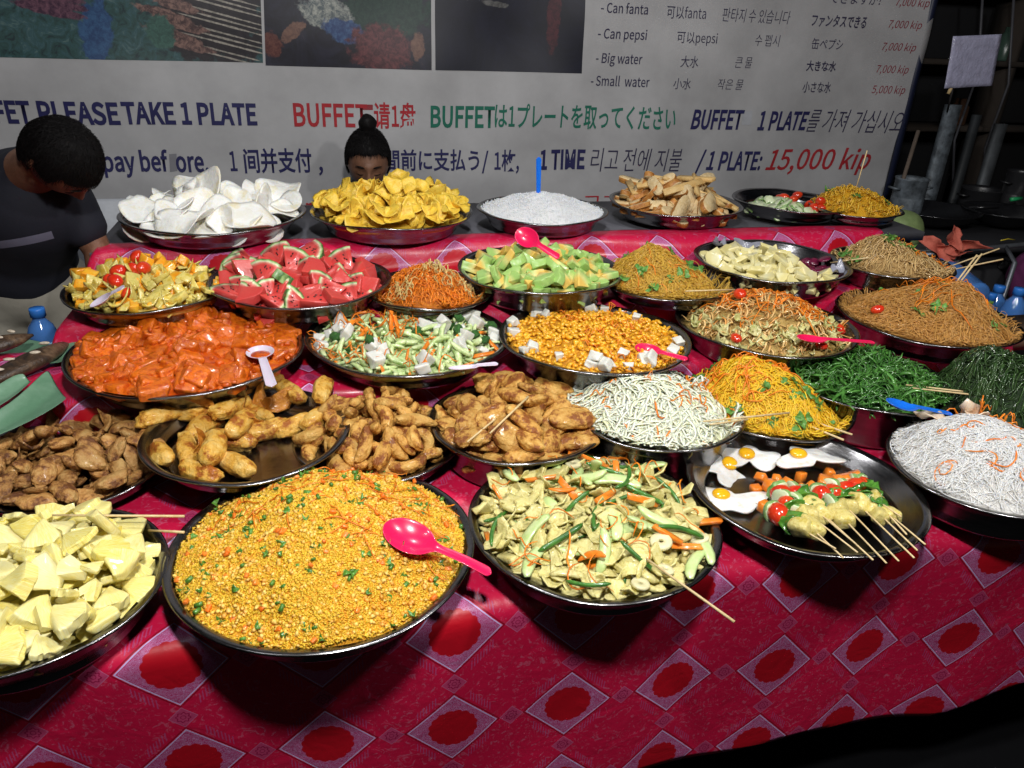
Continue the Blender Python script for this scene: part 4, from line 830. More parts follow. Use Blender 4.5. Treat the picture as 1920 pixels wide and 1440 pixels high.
wem = mesh_set('watermelon_wedge', [wedge(s_) for s_ in range(5)], [wm, seedm], False)
t = tray('melonred', 385, 735, 580, 1.055, T2, 'steel tray of red watermelon wedges', top=(560, 508), a=2.2, fill=.92)
wcm = mesh_set('watermelon_chunk', [organic(centred(prism(sector(0, .055, .5+.1*s_, 5, s_), .022, .001, .004, s_), .038), .0008, 140, 2, s_, .15) for s_ in range(4)], wm)
t.heap([item('watermelon_chunk', wcm, (.024, .022, .012), 'rindless red watermelon chunk among the wedges', 'watermelon', 'rindless watermelon chunks', .55), item('watermelon_wedge', wem, (.030, .026, .011), 'red watermelon wedge with dark seeds heaped on the steel tray', 'watermelon', 'watermelon wedges on one tray', sc=(.8, 1.15), yaw=1.6, yj=1.0)], 120, 77, tilt=.35, lift=1.1, bias=.75)
t = tray('carrotnood', 682, 925, 583, 1.03, T2, 'small steel tray of shredded carrot and fried noodle nests', top=(800, 504), a=1.8, fill=.74, off=(-.04, -.1), depth=.03)
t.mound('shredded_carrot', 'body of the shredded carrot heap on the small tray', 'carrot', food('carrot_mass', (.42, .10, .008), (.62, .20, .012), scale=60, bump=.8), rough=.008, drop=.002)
t.strands('shredded_carrot', 'fine shredded carrot heaped on the small tray', 'carrot', cshred, 650, .045, .0013, 78, m=9, curl=1.3, lift=.010, loft=.006)
t.strands('noodle_nest', 'nests of thin straw-coloured noodles in the shredded carrot', 'noodles', food('straw_noodle', (.66, .46, .14), (.76, .60, .26), attr=True, rough=.4, bump=0), 330, .05, .0012, 79, m=12, curl=3.0, lift=.014, region=lambda x, y: (np.hypot(x-.08, y+.30) < .24) | (np.hypot(x-.55, y+.35) < .22) | (np.hypot(x+.5, y+.45) < .18))
def chunk2(name, seeds, r, th, cin, cout, **k):
    """fruit wedge: flesh one colour, rind side another"""
    m, N, L, b = nodes_of(name); tc = N.new('ShaderNodeTexCoord').outputs['Object']; s = N.new('ShaderNodeSeparateXYZ'); L.new(tc, s.inputs[0])
    oi = N.new('ShaderNodeObjectInfo').outputs['Random']; v = mth(N, L, 'ADD', mth(N, L, 'MULTIPLY', s.outputs[0], 22), mth(N, L, 'ADD', mth(N, L, 'MULTIPLY', noise(N, L, tc, 30, 3), .5), mth(N, L, 'MULTIPLY', oi, .35)))
    L.new(ramp(N, L, v, [(.15, cin[0]), (.4, cin[1]), (.68, cout)]), b.inputs['Base Color']); b.inputs['Roughness'].default_value = .3; b.inputs['Coat Weight'].default_value = .35
    b.inputs['Subsurface Weight'].default_value = .2; b.inputs['Subsurface Radius'].default_value = (.008, .008, .004); b.inputs['Subsurface Scale'].default_value = .5
    return mesh_set(name, [organic(centred(prism(sector(0, r*(1+.1*(s_ % 3)), .5+.1*(s_ % 3), 5, s_), th*(1+.2*(s_ % 2)), .0015, .004, s_), r*.55), .0008, 120, 2, s_, .2) for s_ in seeds], m)
melm = chunk2('melon_chunk', range(6), .044, .017, ((.78, .52, .12), (.66, .66, .24)), (.36, .56, .16))
t = tray('melon', 858, 1168, 553, 1.065, T2, 'steel tray of green and yellow melon chunks with a pink spoon', top=(1010, 484), a=2.4, fill=.9)
t.heap([item('melon_chunk', melm, (.022, .020, .010), 'green and yellow melon chunk beside the pink spoon', 'melon', 'melon chunks beside the pink spoon', sc=(.75, 1.2))], 260, 80, tilt=.4, lift=.9)
t = tray('bnood', 1120, 1380, 566, 1.04, T2, 'steel tray with a tall heap of curly ochre noodles', top=(1215, 466), a=1.35, fill=.80, off=(-.12, -.05), depth=.04)
on = food('ochre_noodle', (.66, .36, .035), (.74, .44, .06), (.54, .26, .025), attr=True, rough=.4, coat=.1, bump=0, sss=.25, var=.12)
t.mound('ochre_noodles', 'body of the tall ochre noodle heap', 'noodles', food('ochre_mass', (.52, .27, .025), (.66, .38, .045), scale=80, bump=.8), rough=.005, drop=.002)
t.strands('ochre_noodles', 'curly ochre noodles heaped between melon and potato trays', 'noodles', on, 1100, .12, .0011, 81, m=22, curl=3.0, lift=.008, loft=.003)
t.strands('carrot_shreds', 'carrot shreds on the ochre noodles', 'carrot', cshred, 24, .05, .0013, 82, m=8, curl=.6, lift=.008, region=lambda x, y: y < 0)
herbs(t, 14, 83, 'ochre noodles')
potm = chunk2('potato_slice', range(6), .040, .012, ((.80, .72, .38), (.78, .74, .44)), (.74, .66, .30))
t = tray('potato', 1300, 1600, 532, 1.062, T2, 'steel tray of pale potato slices and dark red beetroot', top=(1420, 474), a=3.2, fill=.92)
t.heap([item('potato_slice', potm, (.020, .018, .008), 'pale yellow cut slice beside the beetroot', 'fruit slice', 'pale yellow slices beside the beetroot', sc=(.8, 1.25))], 200, 84, tilt=.35, region=lambda x, y: x < .30 or (y < -.45 and x < .65))
beetm = mesh_set('beetroot_slice', [blob((.020, .018, .005), s_, .12, 2, 2) for s_ in range(3)], food('beetroot', (.10, .006, .03), (.18, .012, .05), scale=20, rough=.25, coat=.5))
t.heap([item('beetroot_slice', beetm, (.018, .016, .005), 'dark purple-red beetroot slice right of the pale slices', 'beetroot', 'beetroot slices')], 60, 85, tilt=.3, region=lambda x, y: x > .30 and y > -.5)
film = plain('clear_plastic_film', (.62, .64, .78), .15, trans=.55, bump=.5, scale=30, coat=.5)
filmm = mesh_set('plastic_film', [shell(.035, s_, .8, .0008, 8, 22, .5, .5, .2, .2) for s_ in range(3)], film)
t.heap([item('plastic_film', filmm, (.03, .02, .008), 'crumpled clear plastic film at the rim of the beetroot tray', 'plastic film', 'plastic film scraps on the beetroot tray')], 7, 86, mode='top', region=lambda x, y: (y > .62 or x > .70), tilt=.5)
t = tray('pnood', 1555, 1795, 526, 1.055, T2, 'steel tray with a heap of pale brown noodles and herbs', top=(1640, 446), a=1.4, fill=.84, off=(-.04, -.08))
pn = food('pale_brown_noodle', (.62, .40, .15), (.72, .50, .22), (.50, .29, .09), attr=True, rough=.35, coat=.25, bump=0)
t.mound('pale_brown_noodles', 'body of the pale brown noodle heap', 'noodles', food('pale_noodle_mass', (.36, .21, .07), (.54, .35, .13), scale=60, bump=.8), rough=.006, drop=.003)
t.strands('pale_brown_noodles', 'pale brown flat noodles heaped behind the brown vermicelli', 'noodles', pn, 700, .08, .0022, 87, m=14, curl=1.3, flat=.4, lift=.010, loft=.004)
t.strands('carrot_shreds', 'carrot shreds on the right slope of the pale brown noodles', 'carrot', cshred, 130, .05, .0016, 88, m=8, curl=.7, lift=.012, region=lambda x, y: (x > 0) & (abs(y+.0) < .45))
herbs(t, 26, 89, 'pale brown noodles', lambda x, y: x < .3 and y > -.3)

# --- rear row -------------------------------------------------------------------
crk = food('prawn_cracker', (.84, .82, .74), (.90, .89, .86), (.82, .72, .46), scale=9, rough=.55, bump=.35, bscale=90, sss=.3, var=.06)
crkm = mesh_set('prawn_cracker', [shell(.052+.006*(s_ % 3), s_+3, .50, .0032, 7, 26, .15, .84+.05*(s_ % 3), .14, .22*(s_ % 2)) for s_ in range(7)], crk)
t = tray('crackers', 218, 575, 440, 1.125, T1, 'steel bowl of big white prawn crackers at the left of the rear row', top=(400, 388), a=1.8, fill=.98, cat='bowl', name='steel_bowl')
t.heap([item('prawn_cracker', crkm, (.046, .040, .013), 'big curled white prawn cracker in the left rear bowl', 'cracker', 'prawn crackers in the left rear bowl', sc=(.7, 1.15))], 120, 90, tilt=.40, lift=1.0, bias=.42)
chip = food('yellow_chip', (.80, .50, .03), (.84, .60, .08), (.66, .34, .02), scale=30, rough=.4, bump=.3, var=.22)
chipm = mesh_set('yellow_chip', [shell(.025+.003*(s_ % 3), s_+11, .6, .0014, 5, 16, .2, .88, .3, .3*(s_ % 2)) for s_ in range(7)], chip)
t = tray('chips', 580, 886, 432, 1.125, T1, 'steel bowl of thin yellow chips in front of the woman', top=(742, 350), a=1.4, fill=.99, cat='bowl', name='steel_bowl')
t.mound('chip_crumbs', 'mass of yellow chips deep in the bowl before the woman', 'chips', chip, rough=.008, drop=.026)
t.heap([item('yellow_chip', chipm, (.022, .020, .008), 'thin curled yellow chip heaped in front of the woman', 'chip', 'yellow chips in the rear bowl', sc=(.75, 1.25))], 290, 91, tilt=.55, lift=1.1, slack=.0, bias=.35)
t = tray('rice', 893, 1141, 422, 1.12, T1, 'steel bowl of plain white rice with a blue spoon standing in it', top=(1020, 362), a=1.5, fill=.93, cat='bowl', name='steel_bowl')
t.mound('white_rice', 'body of the plain white rice mound', 'rice', food('rice_mass', (.86, .86, .87), (.90, .90, .90), scale=80, bump=.9, bscale=250, rough=.5, sss=.1), rough=.010)
t.grains('white_rice', 'plain white rice mounded in the rear bowl with the blue spoon', 'rice', food('white_rice_grain', (.89, .89, .89), (.91, .91, .91), attr=True, rough=.5, bump=0, var=.02, sss=.5), 5200, (.0034, .0015, .0013), 92, rough=.010)
t = tray('bread', 1142, 1395, 408, 1.12, T1, 'steel bowl of cut bread and toasted sticks in the rear row', top=(1270, 345), a=2.0, fill=.95, cat='bowl', name='steel_bowl')
crust, crumb = food('bread_crust', (.34, .12, .02), (.54, .25, .06), scale=20, rough=.5, bump=.3), food('bread_crumb', (.70, .50, .24), (.78, .62, .36), scale=30, rough=.7, bump=.6, bscale=140)
def slab(s_, a, b, th):
    pts = [(a*math.copysign(abs(math.cos(x))**.7, math.cos(x)), b*math.copysign(abs(math.sin(x))**.7, math.sin(x))) for x in np.linspace(0, 2*PI, 14, endpoint=False)]
    V, F = prism(pts, th, .0015, .002, s_); N_ = np.cross(V[F[:, 1]]-V[F[:, 0]], V[F[:, 2]]-V[F[:, 0]]); N_ /= np.linalg.norm(N_, axis=1)[:, None]+1e-9
    return V, F, (np.abs(N_[:, 2]) < .6).astype(int)
brm = mesh_set('bread_slice', [slab(s_, .044+.005*s_, .018+.003*(s_ % 2), .018) for s_ in range(4)], [crumb, crust], False)
stm = mesh_set('toast_stick', [cuboid((.060+.008*s_, .011, .0055), s_, .06, .1) for s_ in range(3)], food('toast', (.62, .38, .13), (.74, .52, .22), scale=20, rough=.6, bump=.4))
t.heap([item('bread_slice', brm, (.040, .021, .011), 'cut crusty bread piece heaped in the rear bowl', 'bread', 'bread pieces in the rear bowl', sc=(.8, 1.1))], 110, 93, tilt=.5, lift=1.0)
t.heap([item('toast_stick', stm, (.045, .010, .006), 'long straight toast stick lying over the bread pieces', 'toast', 'toast sticks over the bread', yaw=.3, yj=.5)], 20, 94, mode='top', tilt=.07, region=lambda x, y: x > -.55 and y > -.4)
t = tray('cucumber', 1372, 1596, 400, 1.115, T1, 'steel tray of cucumber slices and tomatoes in the rear row', top=(1450, 344), a=2.4, fill=.9)
def disc(s_, r=.020, th=.007):
    V, F, mi = slab(s_, r, r*.85, th); return V, F, mi
cdm = mesh_set('cucumber_slice', [disc(s_) for s_ in range(3)], [food('cucumber_face', (.62, .74, .44), (.74, .80, .56), scale=30, rough=.3, coat=.4, sss=.15), food('cucumber_peel', (.10, .26, .05), (.30, .46, .16), rough=.3)], False)
t.heap([item('cucumber_slice', cdm, (.020, .017, .004), 'pale green cucumber slice left of the tomatoes', 'cucumber', 'cucumber slices in the rear row')], 120, 95, tilt=.4, region=lambda x, y: x < .15 or (y < -.5 and x < .6))
t.heap([item('tomato_piece', tomm, (.017, .014, .011), 'shiny red tomato piece between cucumber and yellow noodles', 'tomato', 'tomatoes in the rear row', sc=(1.1, 1.5))], 24, 96, tilt=.3, region=lambda x, y: x > .05 and y > -.6, mode='top')
t = tray('ynood', 1515, 1697, 409, 1.108, T1, 'small steel tray of yellow noodles at the right end of the rear row', top=(1590, 356), a=1.7, fill=.9, depth=.035)
t.mound('yellow_noodles', 'body of the yellow noodle heap at the rear right', 'noodles', ynm, rough=.006, drop=.002)
t.strands('yellow_noodles', 'yellow noodles at the right end of the rear row', 'noodles', food('rear_noodle', (.76, .42, .02), (.82, .52, .05), (.62, .30, .01), attr=True, rough=.35, bump=0), 380, .05, .0026, 97, m=11, curl=2.4, flat=.5, lift=.012, loft=.005)
herbs(t, 7, 98, 'rear yellow noodles')
# ------------------------------------------------------------------ fried eggs and skewers
t = EGG
def on_tray(t, px, py, z0):
    P = Pz(px, py, z0); x, y = P[0]-t.x, P[1]-t.y
    for _ in range(4):
        z = t.z+float(t.surf(x, y)); P = Pz(px, py, z); x, y = P[0]-t.x, P[1]-t.y
    e = .02; gx = float(t.surf(x+e, y)-t.surf(x-e, y))/(2*e); gy = float(t.surf(x, y+e)-t.surf(x, y-e))/(2*e)
    return Vector((P[0], P[1], z)), Vector((-gx, -gy, 1)).normalized()
eggw = food('egg_white', (.80, .80, .78), (.84, .84, .83), (.70, .56, .34), scale=20, rough=.3, coat=.35, sss=.25, var=.03, bump=.3, bscale=60, lo=.42, hi=.74)
yolk = food('egg_yolk', (.86, .42, .01), (.92, .54, .015), scale=18, rough=.2, coat=.6, sss=.15, bump=.08, var=.08)
for i, (px, py, rx, dx, dy, lab) in enumerate([(1398, 857, .046, .006, -.004, 'fried egg at the back rim of the skewer tray, left of another egg'), (1495, 859, .048, .022, -.006, 'fried egg farthest right on the skewer tray'),
        (1360, 881, .047, -.014, -.006, 'fried egg second from the front on the left side of the skewer tray'), (1350, 938, .050, .012, -.012, 'fried egg nearest the viewer at the left rim of the skewer tray')]):
    P, nn = on_tray(t, px, py, .845); P += nn*(.004+(0, .0016, .0125, .0045)[i])
    th = thing('fried_egg', lab, 'fried egg', P); th.rotation_euler = nn.to_track_quat('Z', 'Y').to_euler(); th['group'] = 'fried eggs on the skewer tray'
    rx *= 1.08; V, F = shell(rx, 70+i, .16, .004, 9, 48, .55, .78, .02, 0); V[:, 0] += dx; V[:, 1] += dy; V[:, 2] += .0022*sn(V, 140, i)+.004*np.exp(-((V[:, 0])**2+(V[:, 1])**2)/.0006)
    link('egg_white', mk('egg_white', V, F), th, eggw)
    V, F = blob((.0175, .0165, .0085), i, .03, 2, 3); V[:, 2] += .006; link('yolk', mk('yolk', V, F), th, yolk)
stick_m = food('bamboo', (.58, .42, .20), (.70, .55, .30), scale=30, rough=.5, bump=.15, var=.15)
pepm = mesh_set('pepper_piece', [shell(.016, s_+40, 1.2, .004, 5, 14, .25, .85, .55) for s_ in range(3)], food('green_pepper', (.04, .15, .02), (.10, .28, .03), scale=30, rough=.2, coat=.6, bump=.1))
skcu = mesh_set('cucumber_piece', [slab(s_, .0145, .0135, .009) for s_ in range(2)], [MAT['cucumber_face'], MAT['cucumber_peel']], False)
skpi = mesh_set('potato_piece', [organic(cuboid((.0175, .016, .013), s_, .35, .2), .0015, 140, 2, s_) for s_ in range(5)], food('cooked_potato', (.60, .47, .08), (.74, .64, .24), (.50, .36, .06), scale=40, rough=.35, coat=.3, bump=.4, sss=.1))
skto = mesh_set('tomato_piece', [blob((.0145, .0135, .012), s_, .08, 2, 2) for s_ in range(2)], tom)
skca = mesh_set('carrot_piece', [cuboid((.0105, .010, .008), s_, .12, .12) for s_ in range(3)], car)
HD = [(1608, 1036), (1685, 1052), (1700, 1002), (1581, 1046), (1567, 1029), (1637, 1050), (1662, 1056), (1605, 1020), (1714, 1046), (1720, 1032), (1735, 1021), (1690, 969)]
TP = [(1440, 905), (1540, 902), (1600, 893), (1452, 925), (1425, 948), (1490, 915), (1520, 908), (1468, 905), (1562, 900), (1588, 905), (1612, 918), (1580, 896)]
rr = random.Random(3)
for i, (h_, p_) in enumerate(zip(HD, TP)):
    A = Vector(Pz(*p_, .858)); B = Vector(Pz(*h_, .894)); 
    lab = ORD[sorted(HD).index(h_)]+' from the left among the'
    th = thing('skewer', lab+' vegetable skewer on the tray with the fried eggs', 'skewer', A, 'vegetable skewers beside the fried eggs')
    D = B-A; L_ = D.length; th.rotation_euler = D.to_track_quat('X', 'Z').to_euler()
    V, F = tube([(-.012, 0, 0), (0, 0, 0), (L_*.5, 0, 0), (L_, 0, 0)], [.0006, .0014, .0015, .0015], 8); link('stick', mk('stick', V, F), th, stick_m)
    q = .012
    for nm, ms, step, thin in (('carrot_piece', skca, .020, 0), ('cucumber_piece', skcu, .014, 1), ('tomato_piece', skto, .024, 0), ('pepper_piece', pepm, .016, 1), ('cucumber_piece', skcu, .014, 1) if i % 3 == 0 else ('pepper_piece', pepm, .014, 1), ('potato_piece', skpi, .031, 0), ('potato_piece', skpi, .031, 0)):
        if i % 3 and nm == 'potato_piece' and q > .118: continue
        o = bpy.data.objects.new(nm, rr.choice(ms)); C.objects.link(o); o.parent = th; o.location = (q+step*.2, rr.uniform(-.003, .003), rr.uniform(-.002, .003))
        s_ = rr.uniform(1.15, 1.5)*(.74 if nm == 'potato_piece' else 1.05 if nm == 'pepper_piece' else 1.15 if nm == 'tomato_piece' else 1); o.scale = (s_, s_, s_)
        o.rotation_euler = (rr.uniform(0, 6.2), PI/2+rr.uniform(-.3, .3) if thin else rr.uniform(-.4, .4), rr.uniform(-.4, .4) if thin else rr.uniform(-.5, .5))
        q += step
ckl = [(1416, 925), (1426, 903), (1455, 907), (1470, 916), (1478, 921), (1500, 900), (1553, 894)]
for i, (px, py) in enumerate(ckl):
    P, nn = on_tray(t, px, py, .845); o = bpy.data.objects.new('carrot_piece', skca[i % 3]); C.objects.link(o); o.location = P+nn*.008; o.rotation_euler = (i, i*.3, i*2)
    tag(o, 'loose orange carrot cube on the egg tray beside the skewers', 'carrot', 'loose carrot cubes on the egg tray')

# ------------------------------------------------------------------ spoons and chopsticks
def oh(key, px, py, dz=.004):
    return on_tray(TR[key], px, py, TR[key].z+.02)[0]+Vector((0, 0, dz))
def plastic(name, col, **k):
    m = plain(name, col, k.get('rough', .25), var=.04, bump=.02, coat=.5); b = m.node_tree.nodes['Principled BSDF']
    b.inputs['Subsurface Weight'].default_value = k.get('sss', .3); b.inputs['Subsurface Radius'].default_value = (.01, .004, .006); return m
def spoon(label, cat, bowl, end, a, b, depth, hw, mat, up=(0, 0, 1), rise=0, hole=False):
    bowl, end = Vector(bowl), Vector(end); D = end-bowl; L_ = D.length; X = D.normalized(); Zv = (Vector(up)-X*Vector(up).dot(X)).normalized(); Yv = Zv.cross(X)
    nu, nv = 46, 13; V = []
    for i in range(nu):
        x = -a+(L_+a)*(i/(nu-1))**1.15
        wb = b*math.sqrt(max(0, 1-(x/a)**2)) if abs(x) < a else 0
        h = hw*(1.15+.35*max(0, (x-a)/(L_-a))) if x > 0 else 0
        if x > L_-hw: h *= math.sqrt(max(.0, 1-((x-L_+hw)/hw)**2))
        s_ = min(1, max(0, (x-a*.55)/(a*.9))); s_ = s_*s_*(3-2*s_)
        wd = max(wb, h*s_, .0004) if x < a*1.5 else max(h, .0004)
        if a*.5 < x < a*1.5: wd = max(wb, hw*1.15+(b-hw)*.55*(1-s_)**2*(1 if wb < b*.8 else 1) if wb < b*.85 else wb)
        for j in range(nv):
            v = j/(nv-1)*2-1
            zb = -depth*max(0, 1-(x/a)**2)*(1-v*v) if abs(x) < a else 0
            zh = hw*.35*v*v*(1 if x > a else 0)+rise*math.sin(PI*min(1, max(0, (x-a)/(L_-a))))
            V.append((x, v*wd, zb+zh))
    idx = np.arange(nu*nv).reshape(nu, nv); F = np.stack([idx[:-1, :-1], idx[1:, :-1], idx[1:, 1:], idx[:-1, 1:]], 2).reshape(-1, 4)
    o = link('spoon', mk('spoon', V, F), None, mat); M_ = Matrix((X, Yv, Zv)).transposed().to_4x4(); M_.translation = bowl; o.matrix_world = M_
    s1 = o.modifiers.new('thickness', 'SOLIDIFY'); s1.thickness = .0018; s1.offset = 0; s2 = o.modifiers.new('smooth', 'SUBSURF'); s2.levels = s2.render_levels = 1
    return tag(o, label, cat)
pink = plastic('hot_pink_plastic', (.80, .012, .10)); blue = plastic('blue_plastic', (.01, .16, .72)); white = plastic('white_plastic', (.70, .62, .74), rough=.3)
spoon('big hot pink plastic spoon lying on the yellow fried rice', 'spoon', oh('frice', 768, 1030, .026), Pz(921, 1077, .892), .043, .032, .014, .0062, pink, (.1, -.25, 1), .003)
spoon('pink plastic spoon on the melon chunks', 'spoon', oh('melon', 986, 478, .048), oh('melon', 1047, 508, .034), .036, .027, .010, .0065, pink, (-.1, -1, .45))
spoon('pink plastic spoon at the right rim of the yellow pasta tray', 'spoon', oh('mix', 1213, 668, .018), Pz(1289, 675, 1.008), .030, .021, .010, .0055, pink, (0, -.3, 1))
spoon('pink plastic spoon at the front of the stewed vegetables', 'spoon', oh('qmix', 1518, 648, .018), Pz(1640, 643, 1.010), .038, .019, .009, .0055, pink, (0, -.1, 1))
spoon('blue plastic spoon standing upright in the white rice', 'spoon', Py(1009, 385, 2.30), Py(1010, 294, 2.31), .034, .021, .008, .0058, blue, (0, -1, .1))
spoon('blue plastic spoon on the front rim of the green bean tray', 'spoon', Pz(1690, 758, .992), Pz(1786, 778, .955), .036, .022, .009, .0062, blue, (0, -.1, 1))
spoon('white plastic soup ladle holding orange curry', 'spoon', oh('curry', 489, 672, .016), Pz(510, 726, .998), .030, .029, .014, .0072, white, (0, -.2, 1))
V, F = blob((.022, .021, .006), 4, .08, 3, 2); o = link('curry', mk('curry', V, F), None, sauce); o.location = oh('curry', 489, 672, .008); tag(o, 'spoonful of orange curry in the white ladle', 'curry')
spoon('white plastic spoon half buried in the mixed pickles', 'spoon', oh('pickle', 190, 572, .012), oh('pickle', 236, 552, .016), .030, .018, .010, .006, white, (-.2, -.3, 1))
spoon('white plastic spoon at the front rim of the tofu tray', 'spoon', Pz(868, 688, 1.002), Pz(934, 683, 1.004), .030, .010, .006, .006, white, (0, 0, 1))
def chop(label, A, B, r=.0024, cat='chopstick', group=None):
    A, B = Vector(A), Vector(B); D = B-A
    V, F = tube([(0, 0, 0), (D.length*.5, 0, 0), (D.length, 0, 0)], [r*.75, r*.95, r], 8); o = link('chopstick', mk('chopstick', V, F), None, stick_m)
    o.location = A; o.rotation_euler = D.to_track_quat('X', 'Z').to_euler(); return tag(o, label, cat, group)
for lab, a, za, b_, zb in [
    ('long chopstick sticking out to the front from the tofu skin salad', (1205, 1050), 'yuba', (1377, 1166), .885),
    ('left chopstick lying on the large golden fritters', (876, 835), 'V', (984, 746), 'V'), ('right chopstick lying on the large golden fritters', (918, 819), 'V', (990, 750), 'V'),
    ('upper chopstick of the pair on the white cabbage', (1318, 796), 'cab', (1480, 774), .945), ('lower chopstick of the pair on the white cabbage', (1330, 802), 'cab', (1402, 786), .945),
    ('upper chopstick of the pair leaving the yellow noodles to the right', (1480, 781), 'xn', (1598, 815), .915), ('lower chopstick of the pair leaving the yellow noodles to the right', (1484, 791), 'xn', (1582, 825), .912),
    ('upper chopstick of the pair on the sliced green beans', (1697, 727), 'bean', (1866, 741), .965), ('lower chopstick of the pair on the sliced green beans', (1710, 733), 'bean', (1877, 746), .962),
    ('upper chopstick across the back of the pineapple tray', (100, 973), 'pine', (346, 968), .905), ('short lower chopstick at the back rim of the pineapple tray', (280, 1001), 'pine', (345, 998), .900),
    ('chopstick at the front of the curly ochre noodles', (1285, 551), 'bnood', (1377, 543), 1.06), ('chopstick lying on the beetroot and plastic film', (1556, 497), 'potato', (1630, 483), 1.09),
    ('chopstick standing in the yellow noodles of the rear row', (1602, 363), 1.15, (1626, 282), 1.30)]:
    E_ = [oh(z_, *p_, .007) if isinstance(z_, str) else (Pz(*p_, z_) if lab[:21] != 'chopstick standing in' else Py(*p_, 2.33)) for p_, z_ in ((a, za), (b_, zb))]
    chop(lab, E_[0], E_[1], .0022)
chop('upper chopstick reaching out right of the pale brown noodles', Py(1763, 506, 1.86), Py(1874, 466, 1.80), .0022)
chop('lower chopstick reaching out right of the pale brown noodles', Py(1770, 509, 1.85), Py(1881, 486, 1.75), .0022)
chop('left chopstick planted in the top of the brown vermicelli', Py(1779, 548, 1.56), Py(1832, 478, 1.58), .0024)
chop('right chopstick planted in the top of the brown vermicelli', Py(1784, 550, 1.56), Py(1841, 476, 1.59), .0024)

# ------------------------------------------------------------------ people
def skin_arrays(pts, edges, sub=1):
    """joints and tapered limbs; a voxel remesh welds them into one surface"""
    parts = []
    for p, r in pts.values():
        V, F = ico(3); parts.append((V*r+np.array(p), F))
    for a, b in edges:
        (p, r), (q, t_) = pts[a], pts[b]; p, q = np.array(p, float), np.array(q, float)
        parts.append(tube([p+(q-p)*k/6 for k in range(7)], [r+(t_-r)*(k/6) for k in range(7)], 20))
    return joinm(parts)
def head_arrays():
    V, F = ico(5); x, y, z = V.T.copy()
    V = V*np.array((.076, .094, .115)); low = np.clip(-z, 0, 1); V[:, 0] *= 1-.38*low**1.6; V[:, 1] += np.where(y > 0, -.035*low, .002*low)
    def g(c, s_): return np.exp(-(((V-np.array(c))/np.array(s_))**2).sum(1))
    f = (y < 0).astype(float)
    V[:, 1] -= f*(.024*g((0, -.092, -.018), (.012, .06, .020))+.010*g((0, -.09, .008), (.008, .06, .022))+.006*g((0, -.085, .034), (.05, .06, .010))+.006*g((0, -.08, -.058), (.022, .06, .008))+.005*g((0, -.08, -.071), (.019, .06, .006))+.008*g((0, -.07, -.098), (.020, .06, .014)))
    V[:, 1] += f*(.012*g((.031, -.085, .012), (.015, .05, .011))+.012*g((-.031, -.085, .012), (.015, .05, .011)))
    V[:, 1] -= f*(.008*g((.031, -.078, .008), (.011, .05, .006))+.008*g((-.031, -.078, .008), (.011, .05, .006)))
    parts = [(V, F)]
    for s_ in (-1, 1):
        v, f_ = ico(2); v = v*np.array((.008, .018, .030)); v[:, 0] += .010*(v[:, 1]/.018)**2*.4; parts.append((v+np.array((s_*.077, .012, -.004)), f_))
    return joinm(parts)
def frame(c, fwd, upv):
    Yv = -Vector(fwd).normalized(); Zv = Vector(upv); Zv = (Zv-Yv*Zv.dot(Yv)).normalized(); Xv = Yv.cross(Zv); M_ = Matrix((Xv, Yv, Zv)).transposed().to_4x4(); M_.translation = Vector(c); return M_
def xf(V, M_): M_ = np.array(M_); return V@M_[:3, :3].T+M_[:3, 3]
hair_m = food('black_hair', (.004, .0035, .004), (.008, .007, .007), scale=60, rough=.55, bump=.1, bscale=160, var=0, spec=.12)
